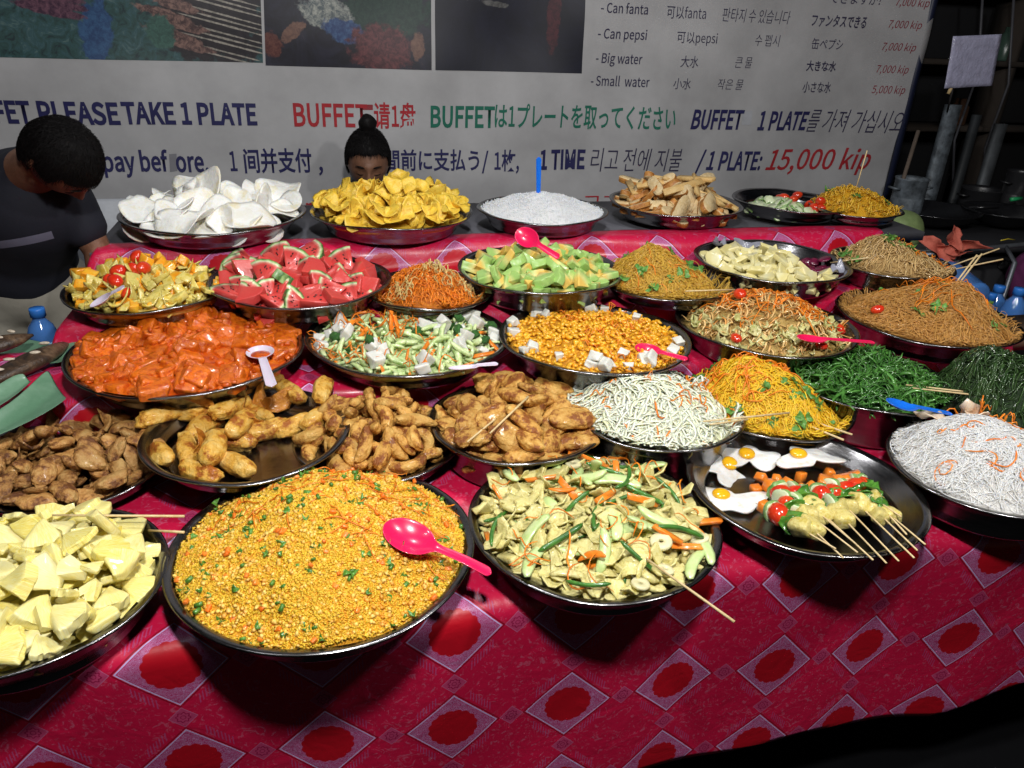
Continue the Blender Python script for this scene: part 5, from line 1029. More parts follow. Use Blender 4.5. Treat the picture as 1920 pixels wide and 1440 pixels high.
def person(name, label, cat, body_pts, edges, headM, skin, clothes, hairline, bun=None, group=None):
    V1, F1 = skin_arrays(body_pts, edges, 2); V2, F2 = head_arrays(); V, F = joinm([(V1, F1), (xf(V2, headM), F2)])
    root = thing(name, label, cat, (0, 0, 0), group)
    o = link('body', mk('body', V, F), root, skin); r = o.modifiers.new('merge', 'REMESH'); r.mode = 'VOXEL'; r.voxel_size = .006; r.use_smooth_shade = True; sm = o.modifiers.new('soft', 'SMOOTH'); sm.factor = .5; sm.iterations = 3
    for nm, pts, ed, mat in clothes:
        V, F = skin_arrays(pts, ed, 2); V = V+.0035*sn(V, 26, 3)[:, None]; o = link(nm, mk(nm, V, F), root, mat); r = o.modifiers.new('merge', 'REMESH'); r.mode = 'VOXEL'; r.voxel_size = .009; r.use_smooth_shade = True; sm = o.modifiers.new('soft', 'SMOOTH'); sm.factor = .5; sm.iterations = 9
    V, F = ico(5); V0 = V*np.array((.076, .094, .115)); keep = hairline(V0[F].mean(1)); 
    H = V0*(1.075+.03*sn(V, 4, 2))[:, None]; H[:, 2] += .002
    hm = mk('hair', xf(H, headM), F[keep]); ho = link('hair', hm, root, hair_m); s1 = ho.modifiers.new('thick', 'SOLIDIFY'); s1.thickness = .012; s1.offset = -1
    r_ = np.random.default_rng(4); fk = F[keep]; pick = fk[r_.integers(0, len(fk), 5200)]; bw = r_.dirichlet((1, 1, 1), len(pick)); B0 = (H[pick]*bw[..., None]).sum(1); N0 = B0/np.linalg.norm(B0, axis=1)[:, None]
    crown = np.array((0, .05, .11)) if bun is None else np.array(bun); T0 = (B0-crown)*(1 if bun is None else -1); T0 += r_.normal(0, .03, T0.shape); T0 -= N0*(T0*N0).sum(1)[:, None]; T0 /= np.linalg.norm(T0, axis=1)[:, None]+1e-6
    S0 = np.cross(N0, T0); ln = r_.uniform(.015, .034, len(B0))[:, None]; up_ = (.0035 if bun is None else .001)
    rows = [B0-T0*ln*.5, B0+N0*(up_+.002), B0+T0*ln*.5+N0*(up_ if bun is None else -.001)]
    VV = np.stack([np.stack([q-S0*.0004, q+S0*.0004, q+N0*.0005], 1) for q in rows], 1).reshape(-1, 3); m_ = len(B0); ix = np.arange(m_*9).reshape(m_, 3, 3); nx = np.roll(ix, -1, 2)
    FF = np.stack([ix[:, :-1], nx[:, :-1], nx[:, 1:], ix[:, 1:]], 3).reshape(-1, 4); so = link('hair_strands', mk('hair_strands', xf(VV, headM), FF), root, hair_m); so['kind'] = 'stuff'
    if bun is not None:
        V, F = blob((.032, .032, .036), 6, .12, 4, 3); V = V*(1+.04*np.sin(V[:, 2]*260))[:, None]; link('hair_bun', mk('hair_bun', xf(V+np.array(bun), headM), F), root, hair_m)
        V, F = blob((.020, .020, .02), 2, .05, 4, 2); link('hair_tie', mk('hair_tie', xf(V+np.array(bun)*.82, headM), F), root, plain('dark_band', (.02, .02, .03), .6))
    for s_ in (-1, 1):
        path = [(s_*(.014+.034*i/6), -.092+.010*(i/6)**2, .031+.006*math.sin(i/6*PI*.8)) for i in range(7)]
        V, F = tube(path, [.0012, .003, .0034, .003, .0026, .002, .0008], 6, .5); link('eyebrow', mk('eyebrow', xf(V, headM), F), root, hair_m)
        path = [(s_*(.018+.026*i/6), -.0895+.008*(i/6)**2, .004-.003*math.sin(i/6*PI)) for i in range(7)]
        V, F = tube(path, [.0006, .0014, .0016, .0016, .0016, .0014, .0006], 5); link('eyelash', mk('eyelash', xf(V, headM), F), root, hair_m)
    return root
skinm = food('brown_skin', (.15, .068, .038), (.21, .10, .058), scale=18, rough=.5, bump=.15, bscale=200, sss=.1, var=0)
# woman behind the chips, seated, looking down
hc = Vector(Py(690, 302, 2.93)); hM = frame(hc, (-.05, -.90, -.42), (0, -.35, .90))
cx = hc.x
WB = {'pelvis': ((cx, 3.02, .47), .12), 'waist': ((cx, 3.03, .64), .10), 'chest': ((cx, 3.03, .87), .115), 'neckb': ((cx, 3.02, 1.0), .055), 'neck': ((cx, 2.985, 1.06), .045),
      'sl': ((cx-.155, 3.03, .975), .045), 'el': ((cx-.19, 2.99, .70), .036), 'wl': ((cx-.10, 2.84, .60), .026), 'hl': ((cx-.06, 2.80, .58), .03),
      'sr': ((cx+.155, 3.03, .975), .045), 'er': ((cx+.19, 2.99, .70), .036), 'wr': ((cx+.10, 2.84, .60), .026), 'hr': ((cx+.06, 2.80, .58), .03),
      'kl': ((cx-.12, 2.80, .52), .07), 'al': ((cx-.12, 2.82, .10), .042), 'fl': ((cx-.12, 2.76, .035), .035), 'kr': ((cx+.12, 2.80, .52), .07), 'ar': ((cx+.12, 2.82, .10), .042), 'fr': ((cx+.12, 2.76, .035), .035)}
WE = [('pelvis', 'waist'), ('waist', 'chest'), ('chest', 'neckb'), ('neckb', 'neck'), ('chest', 'sl'), ('sl', 'el'), ('el', 'wl'), ('wl', 'hl'), ('chest', 'sr'), ('sr', 'er'), ('er', 'wr'), ('wr', 'hr'), ('pelvis', 'kl'), ('kl', 'al'), ('al', 'fl'), ('pelvis', 'kr'), ('kr', 'ar'), ('ar', 'fr')]
def grow(P, keys, g, extra=None):
    d = {k: (P[k][0], P[k][1]+g) for k in keys}
    if extra: d.update(extra)
    return d
def mid(a, b, t_): return tuple(a[i]+(b[i]-a[i])*t_ for i in range(3))
shirt = grow(WB, ['waist', 'chest', 'neckb', 'sl', 'sr'], .016, {'ml': (mid(WB['sl'][0], WB['el'][0], .6), .058), 'mr': (mid(WB['sr'][0], WB['er'][0], .6), .058), 'pelvis': (WB['pelvis'][0], .135)})
SE = [('pelvis', 'waist'), ('waist', 'chest'), ('chest', 'neckb'), ('chest', 'sl'), ('sl', 'ml'), ('chest', 'sr'), ('sr', 'mr')]
person('person', 'woman with black hair in a top bun looking down behind the yellow chips', 'person', WB, WE, hM, skinm,
       [('shirt', shirt, SE, plain('grey_blue_cloth', (.10, .12, .17), .85)), ('trousers', {'pelvis': (WB['pelvis'][0], .14), 'kl': (WB['kl'][0], .085), 'al': (mid(WB['kl'][0], WB['al'][0], .8), .06), 'kr': (WB['kr'][0], .085), 'ar': (mid(WB['kr'][0], WB['ar'][0], .8), .06)}, [('pelvis', 'kl'), ('kl', 'al'), ('pelvis', 'kr'), ('kr', 'ar')], plain('dark_cloth', (.03, .03, .04), .9))],
       lambda c: ~((c[:, 1] < -.030) & (c[:, 2] < .070-.9*np.maximum(0, np.abs(c[:, 0])-.035))) & ~((c[:, 2] < -.05) & (c[:, 1] < .02)) & ~((c[:, 1] < .0) & (c[:, 2] < .0) & (np.abs(c[:, 0]) < .2)), bun=(0, .02, .140))
V, F = box((cx, 3.04, .19), (.32, .14, .37)); o = link('stool', mk('stool', V, F, False), None, plain('dark_plastic', (.03, .03, .035), .5)); tag(o, 'low dark stool the woman sits on behind the chips', 'stool')
# man at the left, bending over
def Q(px, py, y): return tuple(Py(px, py, y))
hc = Vector(Py(114, 296, 2.08)); hM = frame(hc, (.36, -.08, -.93), (.62, -.62, .48))@Matrix.Scale(.90, 4)
MB_ = {'pelvis': (Q(50, 520, 2.42), .125), 'waist': (Q(40, 455, 2.38), .115), 'chest': (Q(55, 385, 2.28), .13), 'neckb': (Q(52, 325, 2.22), .065), 'neck': (Q(78, 312, 2.14), .052),
      'sl': (Q(126, 378, 2.24), .050), 'el': (Q(184, 470, 2.22), .036), 'wl': (Q(190, 560, 2.16), .028), 'hl': (Q(172, 600, 2.10), .032),
      'sr': (Q(-50, 350, 2.34), .055), 'er': (Q(-100, 460, 2.34), .040), 'wr': (Q(-60, 560, 2.25), .028), 'hr': (Q(-40, 600, 2.2), .032)}
px_, py_ = MB_['pelvis'][0][0], MB_['pelvis'][0][1]
for s_, k in ((-1, 'r'), (1, 'l')):
    MB_['k'+k] = ((px_+s_*.11, py_-.03, .50), .062); MB_['a'+k] = ((px_+s_*.12, py_+.02, .10), .042); MB_['f'+k] = ((px_+s_*.13, py_-.10, .04), .038); MB_['g'+k] = ((px_+s_*.10, py_, .84), .09)
ME = [(a.replace('pelvis', 'pelvis'), b) for a, b in WE if not (a == 'pelvis' and b in ('kl', 'kr'))]+[('pelvis', 'gl'), ('gl', 'kl'), ('pelvis', 'gr'), ('gr', 'kr')]
shirt = grow(MB_, ['waist', 'chest', 'sl', 'sr'], .020, {'neckb': (MB_['neckb'][0], .068), 'ml': (mid(MB_['sl'][0], MB_['el'][0], .5), .060), 'mr': (mid(MB_['sr'][0], MB_['er'][0], .75), .068), 'pelvis': (mid(MB_['waist'][0], MB_['pelvis'][0], .6), .142)})
tee = plain('navy_tee_shirt', (.005, .006, .014), .85, bump=.3, scale=12)
sN, sL = tee.node_tree.nodes, tee.node_tree.links; b = sN['Principled BSDF']; tc = sN.new('ShaderNodeTexCoord').outputs['Object']; sp = sN.new('ShaderNodeSeparateXYZ'); sL.new(tc, sp.inputs[0])
zs = Py(45, 438, 2.25); bandv = mth(sN, sL, 'ABSOLUTE', mth(sN, sL, 'SUBTRACT', mth(sN, sL, 'SUBTRACT', sp.outputs[2], mth(sN, sL, 'MULTIPLY', mth(sN, sL, 'SUBTRACT', sp.outputs[0], float(zs[0])), .18)), float(zs[2])))
old = b.inputs['Base Color'].links[0].from_socket; sL.new(mix(sN, sL, mth(sN, sL, 'MULTIPLY', mth(sN, sL, 'LESS_THAN', bandv, .011), mth(sN, sL, 'LESS_THAN', sp.outputs[0], float(Py(95, 438, 2.15)[0]))), old, (.14, .14, .20)), b.inputs['Base Color'])
khaki = plain('khaki_cotton', (.34, .32, .27), .9, bump=.5, scale=10)
person('person', 'man in a dark t-shirt and khaki shorts bending down left of the buffet', 'person', MB_, ME, hM, skinm,
       [('tee_shirt', shirt, SE, tee), ('shorts', {'pelvis': (MB_['pelvis'][0], .145), 'gl': (MB_['gl'][0], .115), 'kl': (mid(MB_['gl'][0], MB_['kl'][0], .85), .10), 'gr': (MB_['gr'][0], .115), 'kr': (mid(MB_['gr'][0], MB_['kr'][0], .85), .10)}, [('pelvis', 'gl'), ('gl', 'kl'), ('pelvis', 'gr'), ('gr', 'kr')], khaki)],
       lambda c: ~((c[:, 1] < -.045) & (c[:, 2] < .045)) & ~((c[:, 2] < -.035) & (c[:, 1] < .03)) & ~((c[:, 1] < -.0) & (c[:, 2] < .0)))

# ------------------------------------------------------------------ left corner: side table, grilled fish, leaves, bottle, plastic chair
SZ = .885
dark = plain('dark_surface', (.03, .028, .03), .6)
t = thing('side_table', 'low dark table at the left carrying the grilled fish and leaves', 'table', (-1.05, 1.72, 0))
V, F = box((0, 0, SZ-.02), (.86, .62, .04)); link('tabletop', mk('tabletop', V, F, False), t, dark)
for sx in (-1, 1):
    for sy in (-1, 1): V, F = box((sx*.38, sy*.27, (SZ-.04)/2), (.04, .04, SZ-.042)); link('leg', mk('leg', V, F, False), t, dark)
leaf_m = food('banana_leaf', (.10, .22, .13), (.16, .29, .19), scale=6, rough=.45, bump=.1, coat=.15, var=.15)
def leaf(label, pts, z, sag=.012, seed=0):
    """leaf blade from its outline: fan of quads round a midrib"""
    W = [np.array(Pz(px, py, zz)) for px, py, zz in pts]; W = np.array(W); n_ = len(W)//2; A, B = W[:n_], W[n_:][::-1]; V = []; nv = 9
    for i in range(n_):
        for j in range(nv):
            v = j/(nv-1); p = A[i]*(1-v)+B[i]*v; p = p+np.array((0, 0, sag*(abs(v-.5)*2)**1.5+.0012*math.sin(i*5+j*2.2))); V.append(p)
    idx = np.arange(n_*nv).reshape(n_, nv); F = np.stack([idx[:-1, :-1], idx[1:, :-1], idx[1:, 1:], idx[:-1, 1:]], 2).reshape(-1, 4)
    o = link('banana_leaf', mk('banana_leaf', V, F), None, leaf_m); s_ = o.modifiers.new('t', 'SOLIDIFY'); s_.thickness = .001; s2 = o.modifiers.new('s', 'SUBSURF'); s2.levels = s2.render_levels = 1
    return tag(o, label, 'leaf', 'cut banana leaf pieces in the left corner')
leaf('largest pale green leaf piece pointing at the brown fried wontons', [(-60, 850, .93), (0, 826, .935), (60, 800, .94), (110, 772, .945), (129, 757, .945), (93, 699, .965), (70, 722, .96), (40, 752, .955), (0, 780, .95), (-60, 810, .945)], .93)
leaf('green leaf piece half hidden behind the largest one', [(-50, 800, .93), (0, 772, .935), (40, 745, .94), (66, 718, .945), (48, 710, .95), (30, 712, .95), (0, 730, .945), (-50, 760, .94)], .93)
leaf('narrow green leaf strip beside the orange curry', [(40, 694, .93), (90, 690, .93), (130, 688, .935), (158, 664, .94), (172, 648, .945), (140, 648, .945), (110, 655, .94), (60, 672, .935)], .93)
leaf('leaf piece lying under the grilled fish', [(-60, 760, .905), (0, 735, .905), (60, 705, .905), (100, 690, .905), (110, 660, .905), (60, 640, .905), (0, 650, .905), (-60, 680, .905)], .90)
def fish_mat():
    m, N, L, b = nodes_of('charred_fish_skin'); tc = N.new('ShaderNodeTexCoord').outputs['Object']
    c = ramp(N, L, noise(N, L, tc, 22, 6, .7, 1), [(.35, (.012, .009, .008)), (.52, (.06, .035, .02)), (.70, (.22, .14, .08))]); L.new(c, b.inputs['Base Color']); b.inputs['Roughness'].default_value = .4
    bp = N.new('ShaderNodeBump'); bp.inputs['Strength'].default_value = .7; bp.inputs['Distance'].default_value = .003; L.new(noise(N, L, tc, 120, 4), bp.inputs['Height']); L.new(bp.outputs[0], b.inputs['Normal']); return m
fm, flesh = fish_mat(), food('fish_flesh', (.50, .42, .32), (.62, .55, .44), scale=40, rough=.5)
def fish(label, A, B, w):
    A, B = Vector(A), Vector(B); D = B-A; L_ = D.length
    th = thing('grilled_fish', label, 'fish', (A+B)/2, 'grilled fish in the left corner'); th.rotation_euler = D.to_track_quat('X', 'Z').to_euler()
    xs_ = np.linspace(-L_/2, L_/2, 24); u = (xs_/L_+.5); wd = w*np.clip(np.sin(PI*np.clip(u*1.05, 0, 1))**.7, .15, 1)*(1-.25*u)
    V, F = tube(np.stack([xs_, .008*np.sin(u*3), 0*xs_], 1), wd, 16, .55); V = V+.0012*sn(V, 60, 3)[:, None]; link('fish_body', mk('fish_body', V, F), th, fm)
    tv = [(L_/2-.01, 0, 0), (L_/2+.045, .035, .002), (L_/2+.03, 0, .004), (L_/2+.045, -.035, 0)]; V2 = tv+[(a_, b_, c_-.003) for a_, b_, c_ in tv]; F2 = [(0, 3, 2, 1), (4, 5, 6, 7), (0, 1, 5, 4), (1, 2, 6, 5), (2, 3, 7, 6), (3, 0, 4, 7)]
    link('tail', mk('tail', V2, F2, False), th, fm)
    for k in range(4):
        x = -L_*.28+k*L_*.17; hw_ = w*.55
        V, F = blob((.0055, hw_*.62, .0035), k, .15, 3, 2); V = V@np.array(Matrix.Rotation(.5, 3, 'Z')).T+np.array((x, (.35 if k % 2 else -.25)*w, w*.50)); link('slash', mk('slash', V, F), th, flesh)
fish('charred grilled fish with pale slashes, the nearer and longer of two', Pz(132, 640, .95), Pz(-70, 735, .95), .036)
fish('charred grilled fish with pale slashes, partly cut by the left edge behind the other', Pz(62, 628, .955), Pz(-110, 668, .955), .034)
bot = plain('blue_bottle', (.10, .30, .80), .06, trans=.45, bump=.1, scale=30, coat=.6); capm = plain('blue_cap', (.03, .18, .60), .35); labm = plain('bottle_label', (.28, .50, .74), .4, var=.25, scale=60)
def bottle(label, base, tiltv=(0, 0, 0), s_=1.25, lab=True, group='water bottles right of the brown vermicelli'):
    th = thing('water_bottle', label, 'bottle', base, group); th.rotation_euler = tiltv; th.scale = (s_,)*3
    pr = [(0, 0), (.026, 0), (.031, .006)]
    for k in range(7): pr += [(.031, .012+k*.011), (.0292, .0165+k*.011)]
    pr += [(.031, .09), (.031, .135), (.030, .145), (.024, .165), (.014, .178), (.0125, .182), (.0125, .190), (0, .191)]
    V, F = lathe(pr, 28); link('bottle_body', mk('bottle_body', V, F), th, bot)
    V, F = lathe([(0, .186), (.0155, .186), (.0155, .202), (.0145, .205), (0, .205)], 24); link('cap', mk('cap', V, F, True), th, capm)
    if lab: V, F = lathe([(.0312, .096), (.0316, .097), (.0316, .132), (.0312, .133)], 28); link('paper_label', mk('paper_label', V, F), th, labm)
# shelf table at the right behind the brown vermicelli
def cap_at(px, py, y, s_=1.25): P = Py(px, py, y); return (P[0], P[1], P[2]-.205*s_)
bb = [(1782, 524, 2.04, 'blue water bottle mostly hidden behind the chopsticks'), (1842, 566, 1.98, 'blue water bottle in front of the lying one'), (1860, 549, 2.03, 'blue water bottle in the middle of the group'), (1876, 535, 2.10, 'blue water bottle at the back of the group'), (1914, 540, 1.96, 'blue water bottle with a printed wrapper cut by the right edge')]
zb = min(cap_at(*b_[:3])[2] for b_ in bb)-.0
for px, py, y, lab in bb:
    P = cap_at(px, py, y); bottle(lab, P)
P = Py(1822, 548, 2.02); bottle('large blue water bottle lying with its round end towards the viewer', (P[0]-.012, P[1]-.04, P[2]), (-PI/2+.1, 0, -.25), 1.4, False)
t = thing('side_table', 'dark table right of the buffet under the water bottles', 'table', (2.22, 2.12, 0)); zt = zb-.004
V, F = box((0, 0, zt-.02), (.62, .52, .035)); link('tabletop', mk('tabletop', V, F, False), t, dark)
for sx in (-1, 1):
    for sy in (-1, 1): V, F = box((sx*.27, sy*.22, (zt-.04)/2), (.04, .04, zt-.045)); link('leg', mk('leg', V, F, False), t, dark)
for px, py, y, lab in bb[:-1]:
    P = cap_at(px, py, y)
    V, F = box((P[0], P[1], (P[2]+zt)/2), (.055, .055, max(.004, P[2]-zt-.004)))
    if P[2]-zt > .012: tag(link('carton', mk('carton', V, F, False), None, plain('dark_carton', (.05, .04, .035), .8)), 'small dark carton lifting the bottle: '+lab[11:], 'carton')
P = Py(68, 577, 1.95); bottle('single blue water bottle between the man and the red cloth', (P[0], P[1], P[2]-.23), (0, 0, 0), 1.12, True, None)
P = (P[0], P[1], P[2]-.23); V, F = box((P[0], P[1], (P[2]+SZ)/2), (.10, .10, max(.006, P[2]-SZ-.004)))
if P[2]-SZ > .01: tag(link('carton', mk('carton', V, F, False), None, plain('dark_carton', (.05, .04, .035), .8)), 'dark carton under the single blue bottle at the left', 'carton')
plc = plain('white_garden_plastic', (.42, .44, .48), .5)
A = Vector(Py(150, 398, 2.75)); t = thing('plastic_chair', 'white plastic chair behind the bending man', 'chair', (A.x, 2.75, 0))
V, F = box((0, 0, .44), (.42, .42, .03)); link('seat', mk('seat', V, F, False), t, plc)
V, F = box((0, .20, .78), (.42, .025, .50)); o = link('backrest', mk('backrest', V, F, False), t, plc); o.modifiers.new('b', 'BEVEL').width = .01
for sx in (-1, 1):
    for sy in (-1, 1): V, F = tube([(sx*.19, sy*.18, .43), (sx*.22, sy*.22, 0)], [.02, .016], 8); link('leg', mk('leg', V, F), t, plc)
    V, F = tube([(sx*.22, .19, .66), (sx*.23, -.05, .67), (sx*.22, -.2, .62), (sx*.2, -.2, .44)], [.02]*4, 8); link('armrest', mk('armrest', V, F), t, plc)

# ------------------------------------------------------------------ right background: stove corner
blk = plain('sooty_black_metal', (.018, .018, .020), .35, bump=.4, scale=9); gal = plain('galvanised_steel', (.11, .13, .15), .6, .15, var=.8, scale=22)
def post(px, pt, pb, wpx, y, label, mat):
    A, B = Py(px, pt, y), Py(px, pb, y); a2 = Py(px+wpx, pt, y); wd = a2[0]-A[0]
    V, F = box(((A[0]+a2[0])/2, y, A[2]/2), (wd, .03, A[2])); tag(link('metal_post', mk('metal_post', V, F, False), None, mat), label, 'post')
post(1776, 196, 390, 24, 3.15, 'wide scratched pale metal post under the small sign', gal)
post(1868, 232, 390, 18, 3.35, 'narrow dull metal post near the right edge', plain('dull_metal', (.10, .11, .12), .6, .3, var=.4, scale=12))
post(1826, 215, 390, 12, 3.4, 'thin dark post between the two metal posts', plain('dim_metal', (.035, .04, .045), .6))
A, B = Vector(Py(1722, 245, 3.1)), Vector(Py(1672, 405, 3.0)); V, F = tube([A, (A+B)/2, B, B+(B-A)*1.5], .009, 8); o = link('wooden_pole', mk('wooden_pole', V, F), None, plain('old_wood', (.12, .09, .07), .8)); tag(o, 'thin brown pole leaning beside the banner edge', 'pole')
cz = Py(1810, 410, 2.9)[2]
t = thing('stove', 'black gas stove and counter behind the water bottles', 'stove', (3.05, 2.78, 0))
V, F = box((0, 0, (cz-.04)/2), (1.5, .5, cz-.04)); link('stove_body', mk('stove_body', V, F, False), t, blk)
V, F = box((0, -.02, cz-.025), (1.56, .56, .025)); link('worktop', mk('worktop', V, F, False), t, blk)
for i in range(4):
    V, F = lathe([(0, 0), (.022, 0), (.02, .02), (0, .022)], 16); V = V[:, [0, 2, 1]]*np.array((1, -1, 1)); o = link('knob', mk('knob', V, F), t, plain('shiny_black', (.02, .02, .02), .15)); o.location = (-.5+.22*i, -.252, cz-.10)
for i, (px, py, y, r_, lab) in enumerate([(1745, 393, 2.85, .20, 'wide black wok on the stove beside the banner'), (1880, 398, 2.80, .17, 'black pan on the stove near the right edge')]):
    P = Py(px, py, y); V, F = lathe([(0, -.06), (r_*.5, -.05), (r_*.85, -.02), (r_, .012), (r_*1.03, .014), (r_*.98, .008), (r_*.8, -.016), (r_*.45, -.042), (0, -.05)], 48)
    th = thing('wok', lab, 'pan', (P[0], P[1], cz+.05)); link('pan_body', mk('pan_body', V, F), th, plain('glossy_black', (.015, .015, .017), .18, .3))
    V, F = tube([(r_, 0, .01), (r_+.10, -.06, .03)], .010, 8); link('handle', mk('handle', V, F), th, plain('glossy_black', (.015, .015, .017), .18, .3))
A, B = Vector(Py(1790, 472, 2.35)), Vector(Py(1925, 458, 2.35)); V, F = tube([A-(B-A)*.4, A, B, B+(B-A)*.4], .010, 8)
th = thing('metal_rack', 'grey metal rail rack in front of the stove', 'rack', (0, 0, 0)); link('rail', mk('rail', V, F), th, plain('rail_grey', (.14, .15, .17), .4, .6))
A2, B2 = Vector(Py(1885, 462, 2.35)), Vector(Py(1903, 492, 2.25)); V, F = tube([A2, B2, (B2.x, B2.y, 0)], .009, 8); link('strut', mk('strut', V, F), th, plain('rail_grey', (.14, .15, .17), .4, .6))
A2 = Vector(Py(1800, 470, 2.35)); V, F = tube([A2, (A2.x, A2.y, 0)], .009, 8); link('strut', mk('strut', V, F), th, plain('rail_grey', (.14, .15, .17), .4, .6))
for i, (px, py, y, r_, h_, lab, m_) in enumerate([(1700, 378, 3.0, .07, .16, 'dented dim aluminium pot on the stove by the banner edge', gal), (1838, 372, 3.05, .09, .10, 'dark cooking pot in the middle of the stove', blk), (1908, 350, 2.95, .06, .20, 'dim tall can at the right end of the stove', blk)]):
    P = Py(px, py, y); th = thing('cooking_pot', lab, 'pot', (P[0], P[1], cz))
    V, F = lathe([(0, .002), (r_*.95, .002), (r_, .02), (r_, h_*.5), (r_*.98, h_*.52), (r_, h_*.54), (r_, h_), (r_*1.06, h_+.004), (r_*1.04, h_+.008), (r_*.95, h_-.004), (r_*.93, .02), (0, .015)], 36); link('pot_body', mk('pot_body', V, F), th, m_)
    for sx in (-1, 1): V, F = tube([(sx*r_, -.02, h_*.75), (sx*(r_+.03), -.02, h_*.78), (sx*(r_+.03), .02, h_*.78), (sx*r_, .02, h_*.75)], .005, 6); link('handle', mk('handle', V, F), th, m_)
for k, (px, y0_, y1_, yy, m_, lab) in enumerate([(1845, 10, 380, 3.6, blk, 'black cable hanging behind the small sign'), (1902, 40, 390, 3.5, blk, 'black cable hanging near the right edge')]):
    A, B = Vector(Py(px, y0_-60, yy)), Vector(Py(px-60, y1_, yy)); V, F = tube([A, A*.6+B*.4+Vector((.05, 0, 0)), A*.3+B*.7-Vector((.04, 0, 0)), B], .007, 6); tag(link('cable', mk('cable', V, F), None, plain('cable_grey', (.06, .06, .07), .5)), lab, 'cable')
sh = thing('wall_shelf', 'dim wooden shelf with uprights on the dark wall at right', 'shelf', (3.75, 3.85, 1.2))
for k in range(4): V, F = box((0, 0, k*.34), (1.9, .25, .025)); link('board', mk('board', V, F, False), sh, plain('dim_old_wood', (.035, .026, .02), .9))
for k in range(3): V, F = box((-.93+.93*k, 0, .3), (.04, .22, 1.5)); link('upright', mk('upright', V, F, False), sh, plain('dim_old_wood', (.035, .026, .02), .9))
for k in range(9):
    h_ = .14+.06*((k*7) % 3)/2; V, F = lathe([(0, 0), (.05, 0), (.052, .01), (.052, h_*.7), (.03, h_*.85), (.03, h_), (0, h_)], 20); o = link('jar', mk('jar', V, F), None, plain('jar_%d' % (k % 3), [(.10, .05, .03), (.05, .09, .07), (.12, .10, .05)][k % 3], .25)); o.location = (2.95+.2*k, 3.83, 1.2+.34*(k % 3)+.014); tag(o, ORD[k]+' dim jar from the left on the wall shelf at right', 'jar', 'jars on the wall shelf')
A, B = Vector(Py(1895, 374, 2.85)), Vector(Py(1915, 372, 2.85)); V, F = tube([A, B], .009, 8); tag(link('green_lighter', mk('green_lighter', V, F), None, plain('green_plastic', (.02, .35, .12), .3)), 'small green plastic lighter on the stove top at right', 'lighter')
# sign in a plastic sleeve
sg = thing('small_sign', 'small square white sign in shiny plastic sleeve on a stick', 'sign', Py(1825, 115, 3.0)); SP = np.array(sg.location)
def quadw(name, pts, y, th_, mat, parent, org):
    V = [Py(px, py, y)-org for px, py in pts]; n_ = 14; a, b, c, d = V; G_ = []
    for i in range(n_):
        for j in range(n_):
            u, v = i/(n_-1), j/(n_-1); G_.append(a*(1-u)*(1-v)+b*u*(1-v)+c*u*v+d*(1-u)*v)
    G_ = np.array(G_); G_[:, 1] += .004*sn(G_, 24, 5); idx = np.arange(n_*n_).reshape(n_, n_); F = np.stack([idx[:-1, :-1], idx[:-1, 1:], idx[1:, 1:], idx[1:, :-1]], 2).reshape(-1, 4)
    o = link(name, mk(name, G_, F), parent, mat); o.modifiers.new('t', 'SOLIDIFY').thickness = th_; return o
slv = plain('plastic_sleeve', (.42, .42, .58), .12, bump=1.0, scale=26, coat=1.0, var=.2)
quadw('sleeve', [(1788, 68), (1878, 64), (1861, 161), (1772, 166)], 3.0, .003, slv, sg, SP)
A, B = Vector(Py(1790, 150, 3.01)-SP), Vector(Py(1778, 176, 3.01)-SP); V, F = tube([A, B], .008, 6); link('stick', mk('stick', V, F), sg, stick_m)
A, B = Vector(Py(1786, 168, 3.02)), Vector(Py(1776, 210, 3.1)); V, F = tube([A-Vector(SP), B-Vector(SP)], .004, 6); link('wire', mk('wire', V, F), sg, dark)
# green bag, orange rag
P = Py(1686, 436, 2.62); V, F = blob((.10, .08, .095), 8, .07, 2.5, 4); V[:, 2] = np.maximum(V[:, 2], -.075); V = V*(1+.02*sn(V, 60, 9))[:, None]
o = link('green_bag', mk('green_bag', V, F), None, plain('green_film', (.22, .30, .12), .4, bump=.6, scale=14, var=.25)); o.location = P; tag(o, 'round green plastic bag beside the rear row of bowls', 'bag')
V, F = box((P[0]+.02, P[1]+.02, (P[2]-.078)/2), (.24, .16, P[2]-.078)); tag(link('wooden_crate', mk('wooden_crate', V, F, False), None, dark), 'dark crate under the round green bag', 'crate')
parts = []; 
for k, (dx, dz, r_, an) in enumerate([(-.045, -.01, .055, .9), (.0, .045, .045, 1.6), (.05, .0, .05, -.3), (.02, -.045, .045, -1.2), (-.01, .0, .04, 0)]):
    V, F = shell(r_, k+30, 1.6, .002, 6, 18, .5, .55, .6, .6); M_ = np.array(Matrix.Rotation(an, 3, 'Y')@Matrix.Rotation(PI/2, 3, 'X')); V = V@M_.T+np.array((dx, 0, dz)); parts.append((V, F))
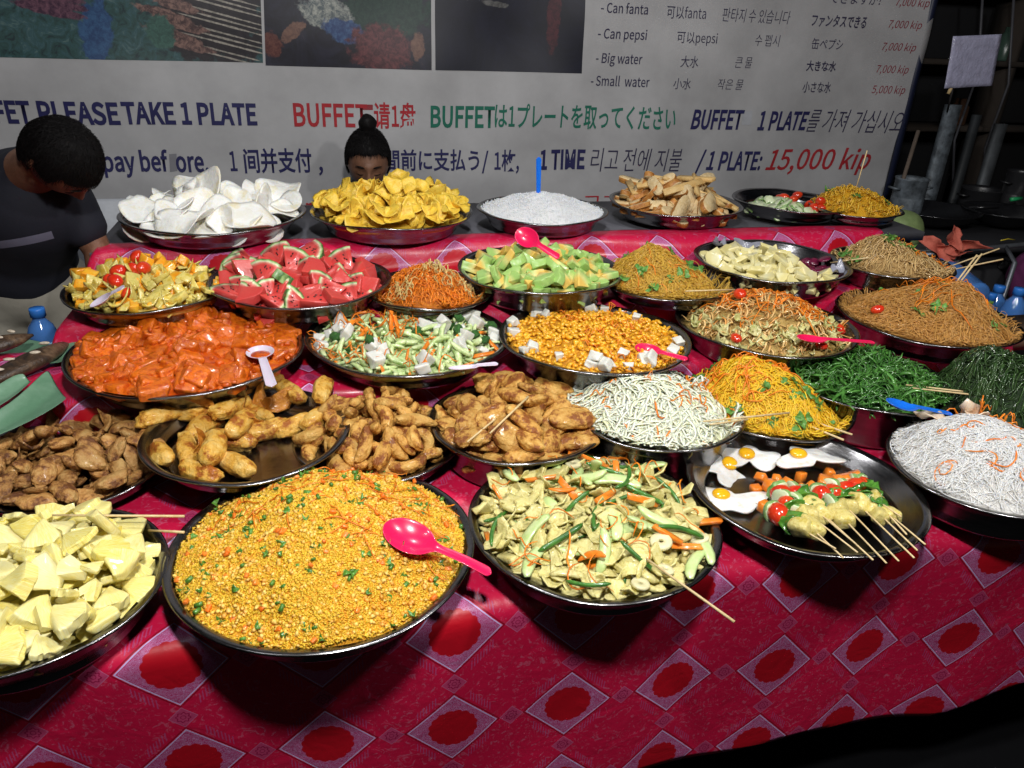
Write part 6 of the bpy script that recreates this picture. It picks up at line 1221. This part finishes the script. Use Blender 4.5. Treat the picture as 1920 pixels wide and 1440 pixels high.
V, F = joinm(parts); P = Py(1780, 464, 2.33); o = link('rag', mk('rag', V, F), None, food('salmon_cloth', (.48, .09, .06), (.62, .15, .10), scale=12, rough=.8, bump=.2)); o.location = P; tag(o, 'crumpled salmon-red cloth strips tied to the grey rail', 'cloth')
A, B = Vector(Py(1876, 451, 2.5)), Vector(Py(1903, 450, 2.5)); V, F = tube([A, (A+B)/2+Vector((0, 0, .006)), B], .0018, 6); tag(link('yellow_wire', mk('yellow_wire', V, F), None, plain('yellow_wire', (.7, .55, .03), .4)), 'short curved yellow wire on the stove front', 'wire')
P = Py(1935, 520, 2.4); V, F = blob((.10, .08, .12), 12, .15, 2.2, 3); o = link('purple_cloth', mk('purple_cloth', V, F), None, plain('purple_cloth', (.10, .012, .07), .9, bump=.3)); o.location = P; tag(o, 'purple cloth bundle at the right edge above the bottles', 'cloth')

# ------------------------------------------------------------------ lamps
for i, (x, y, z, wt, col, lab) in enumerate(LAMPS):
    th = thing('hanging_bulb', lab, 'lamp', (x, y, z))
    V, F = lathe([(0, -.005), (.018, -.0), (.029, .014), (.031, .03), (.027, .05), (.016, .07), (.0, .072)], 24); link('bulb', mk('bulb', V, F), th, plain('lit_bulb', (.8, .8, .8), .4, emit=18, bump=0))
    V, F = lathe([(0, .072), (.017, .072), (.017, .11), (.008, .125), (0, .126)], 20); link('socket', mk('socket', V, F), th, plain('black_bakelite', (.02, .02, .02), .4))
    V, F = tube([(0, 0, .124), (0, 0, 2.95-z)], .003, 6); link('cord', mk('cord', V, F), th, plain('black_bakelite', (.02, .02, .02), .4))
    ld = bpy.data.lights.new('bulb_light', 'POINT'); ld.energy = wt; ld.color = col; ld.shadow_soft_size = .065; lo_ = bpy.data.objects.new('bulb_light', ld); C.objects.link(lo_); lo_.parent = th; lo_.location = (0, 0, -.04)
for y in (.20, .75, 1.75): V, F = tube([(-2.2, y if y != .75 else .65, 2.97), (3.2, y if y != .75 else .65, 2.97)], .022, 10); tag(link('bamboo_pole', mk('bamboo_pole', V, F), None, plain('old_wood', (.12, .09, .07), .8)), {'0.2': 'overhead pole nearest the customers', '0.75': 'overhead pole above the front trays', '1.75': 'overhead pole above the middle trays'}[str(y)], 'pole')
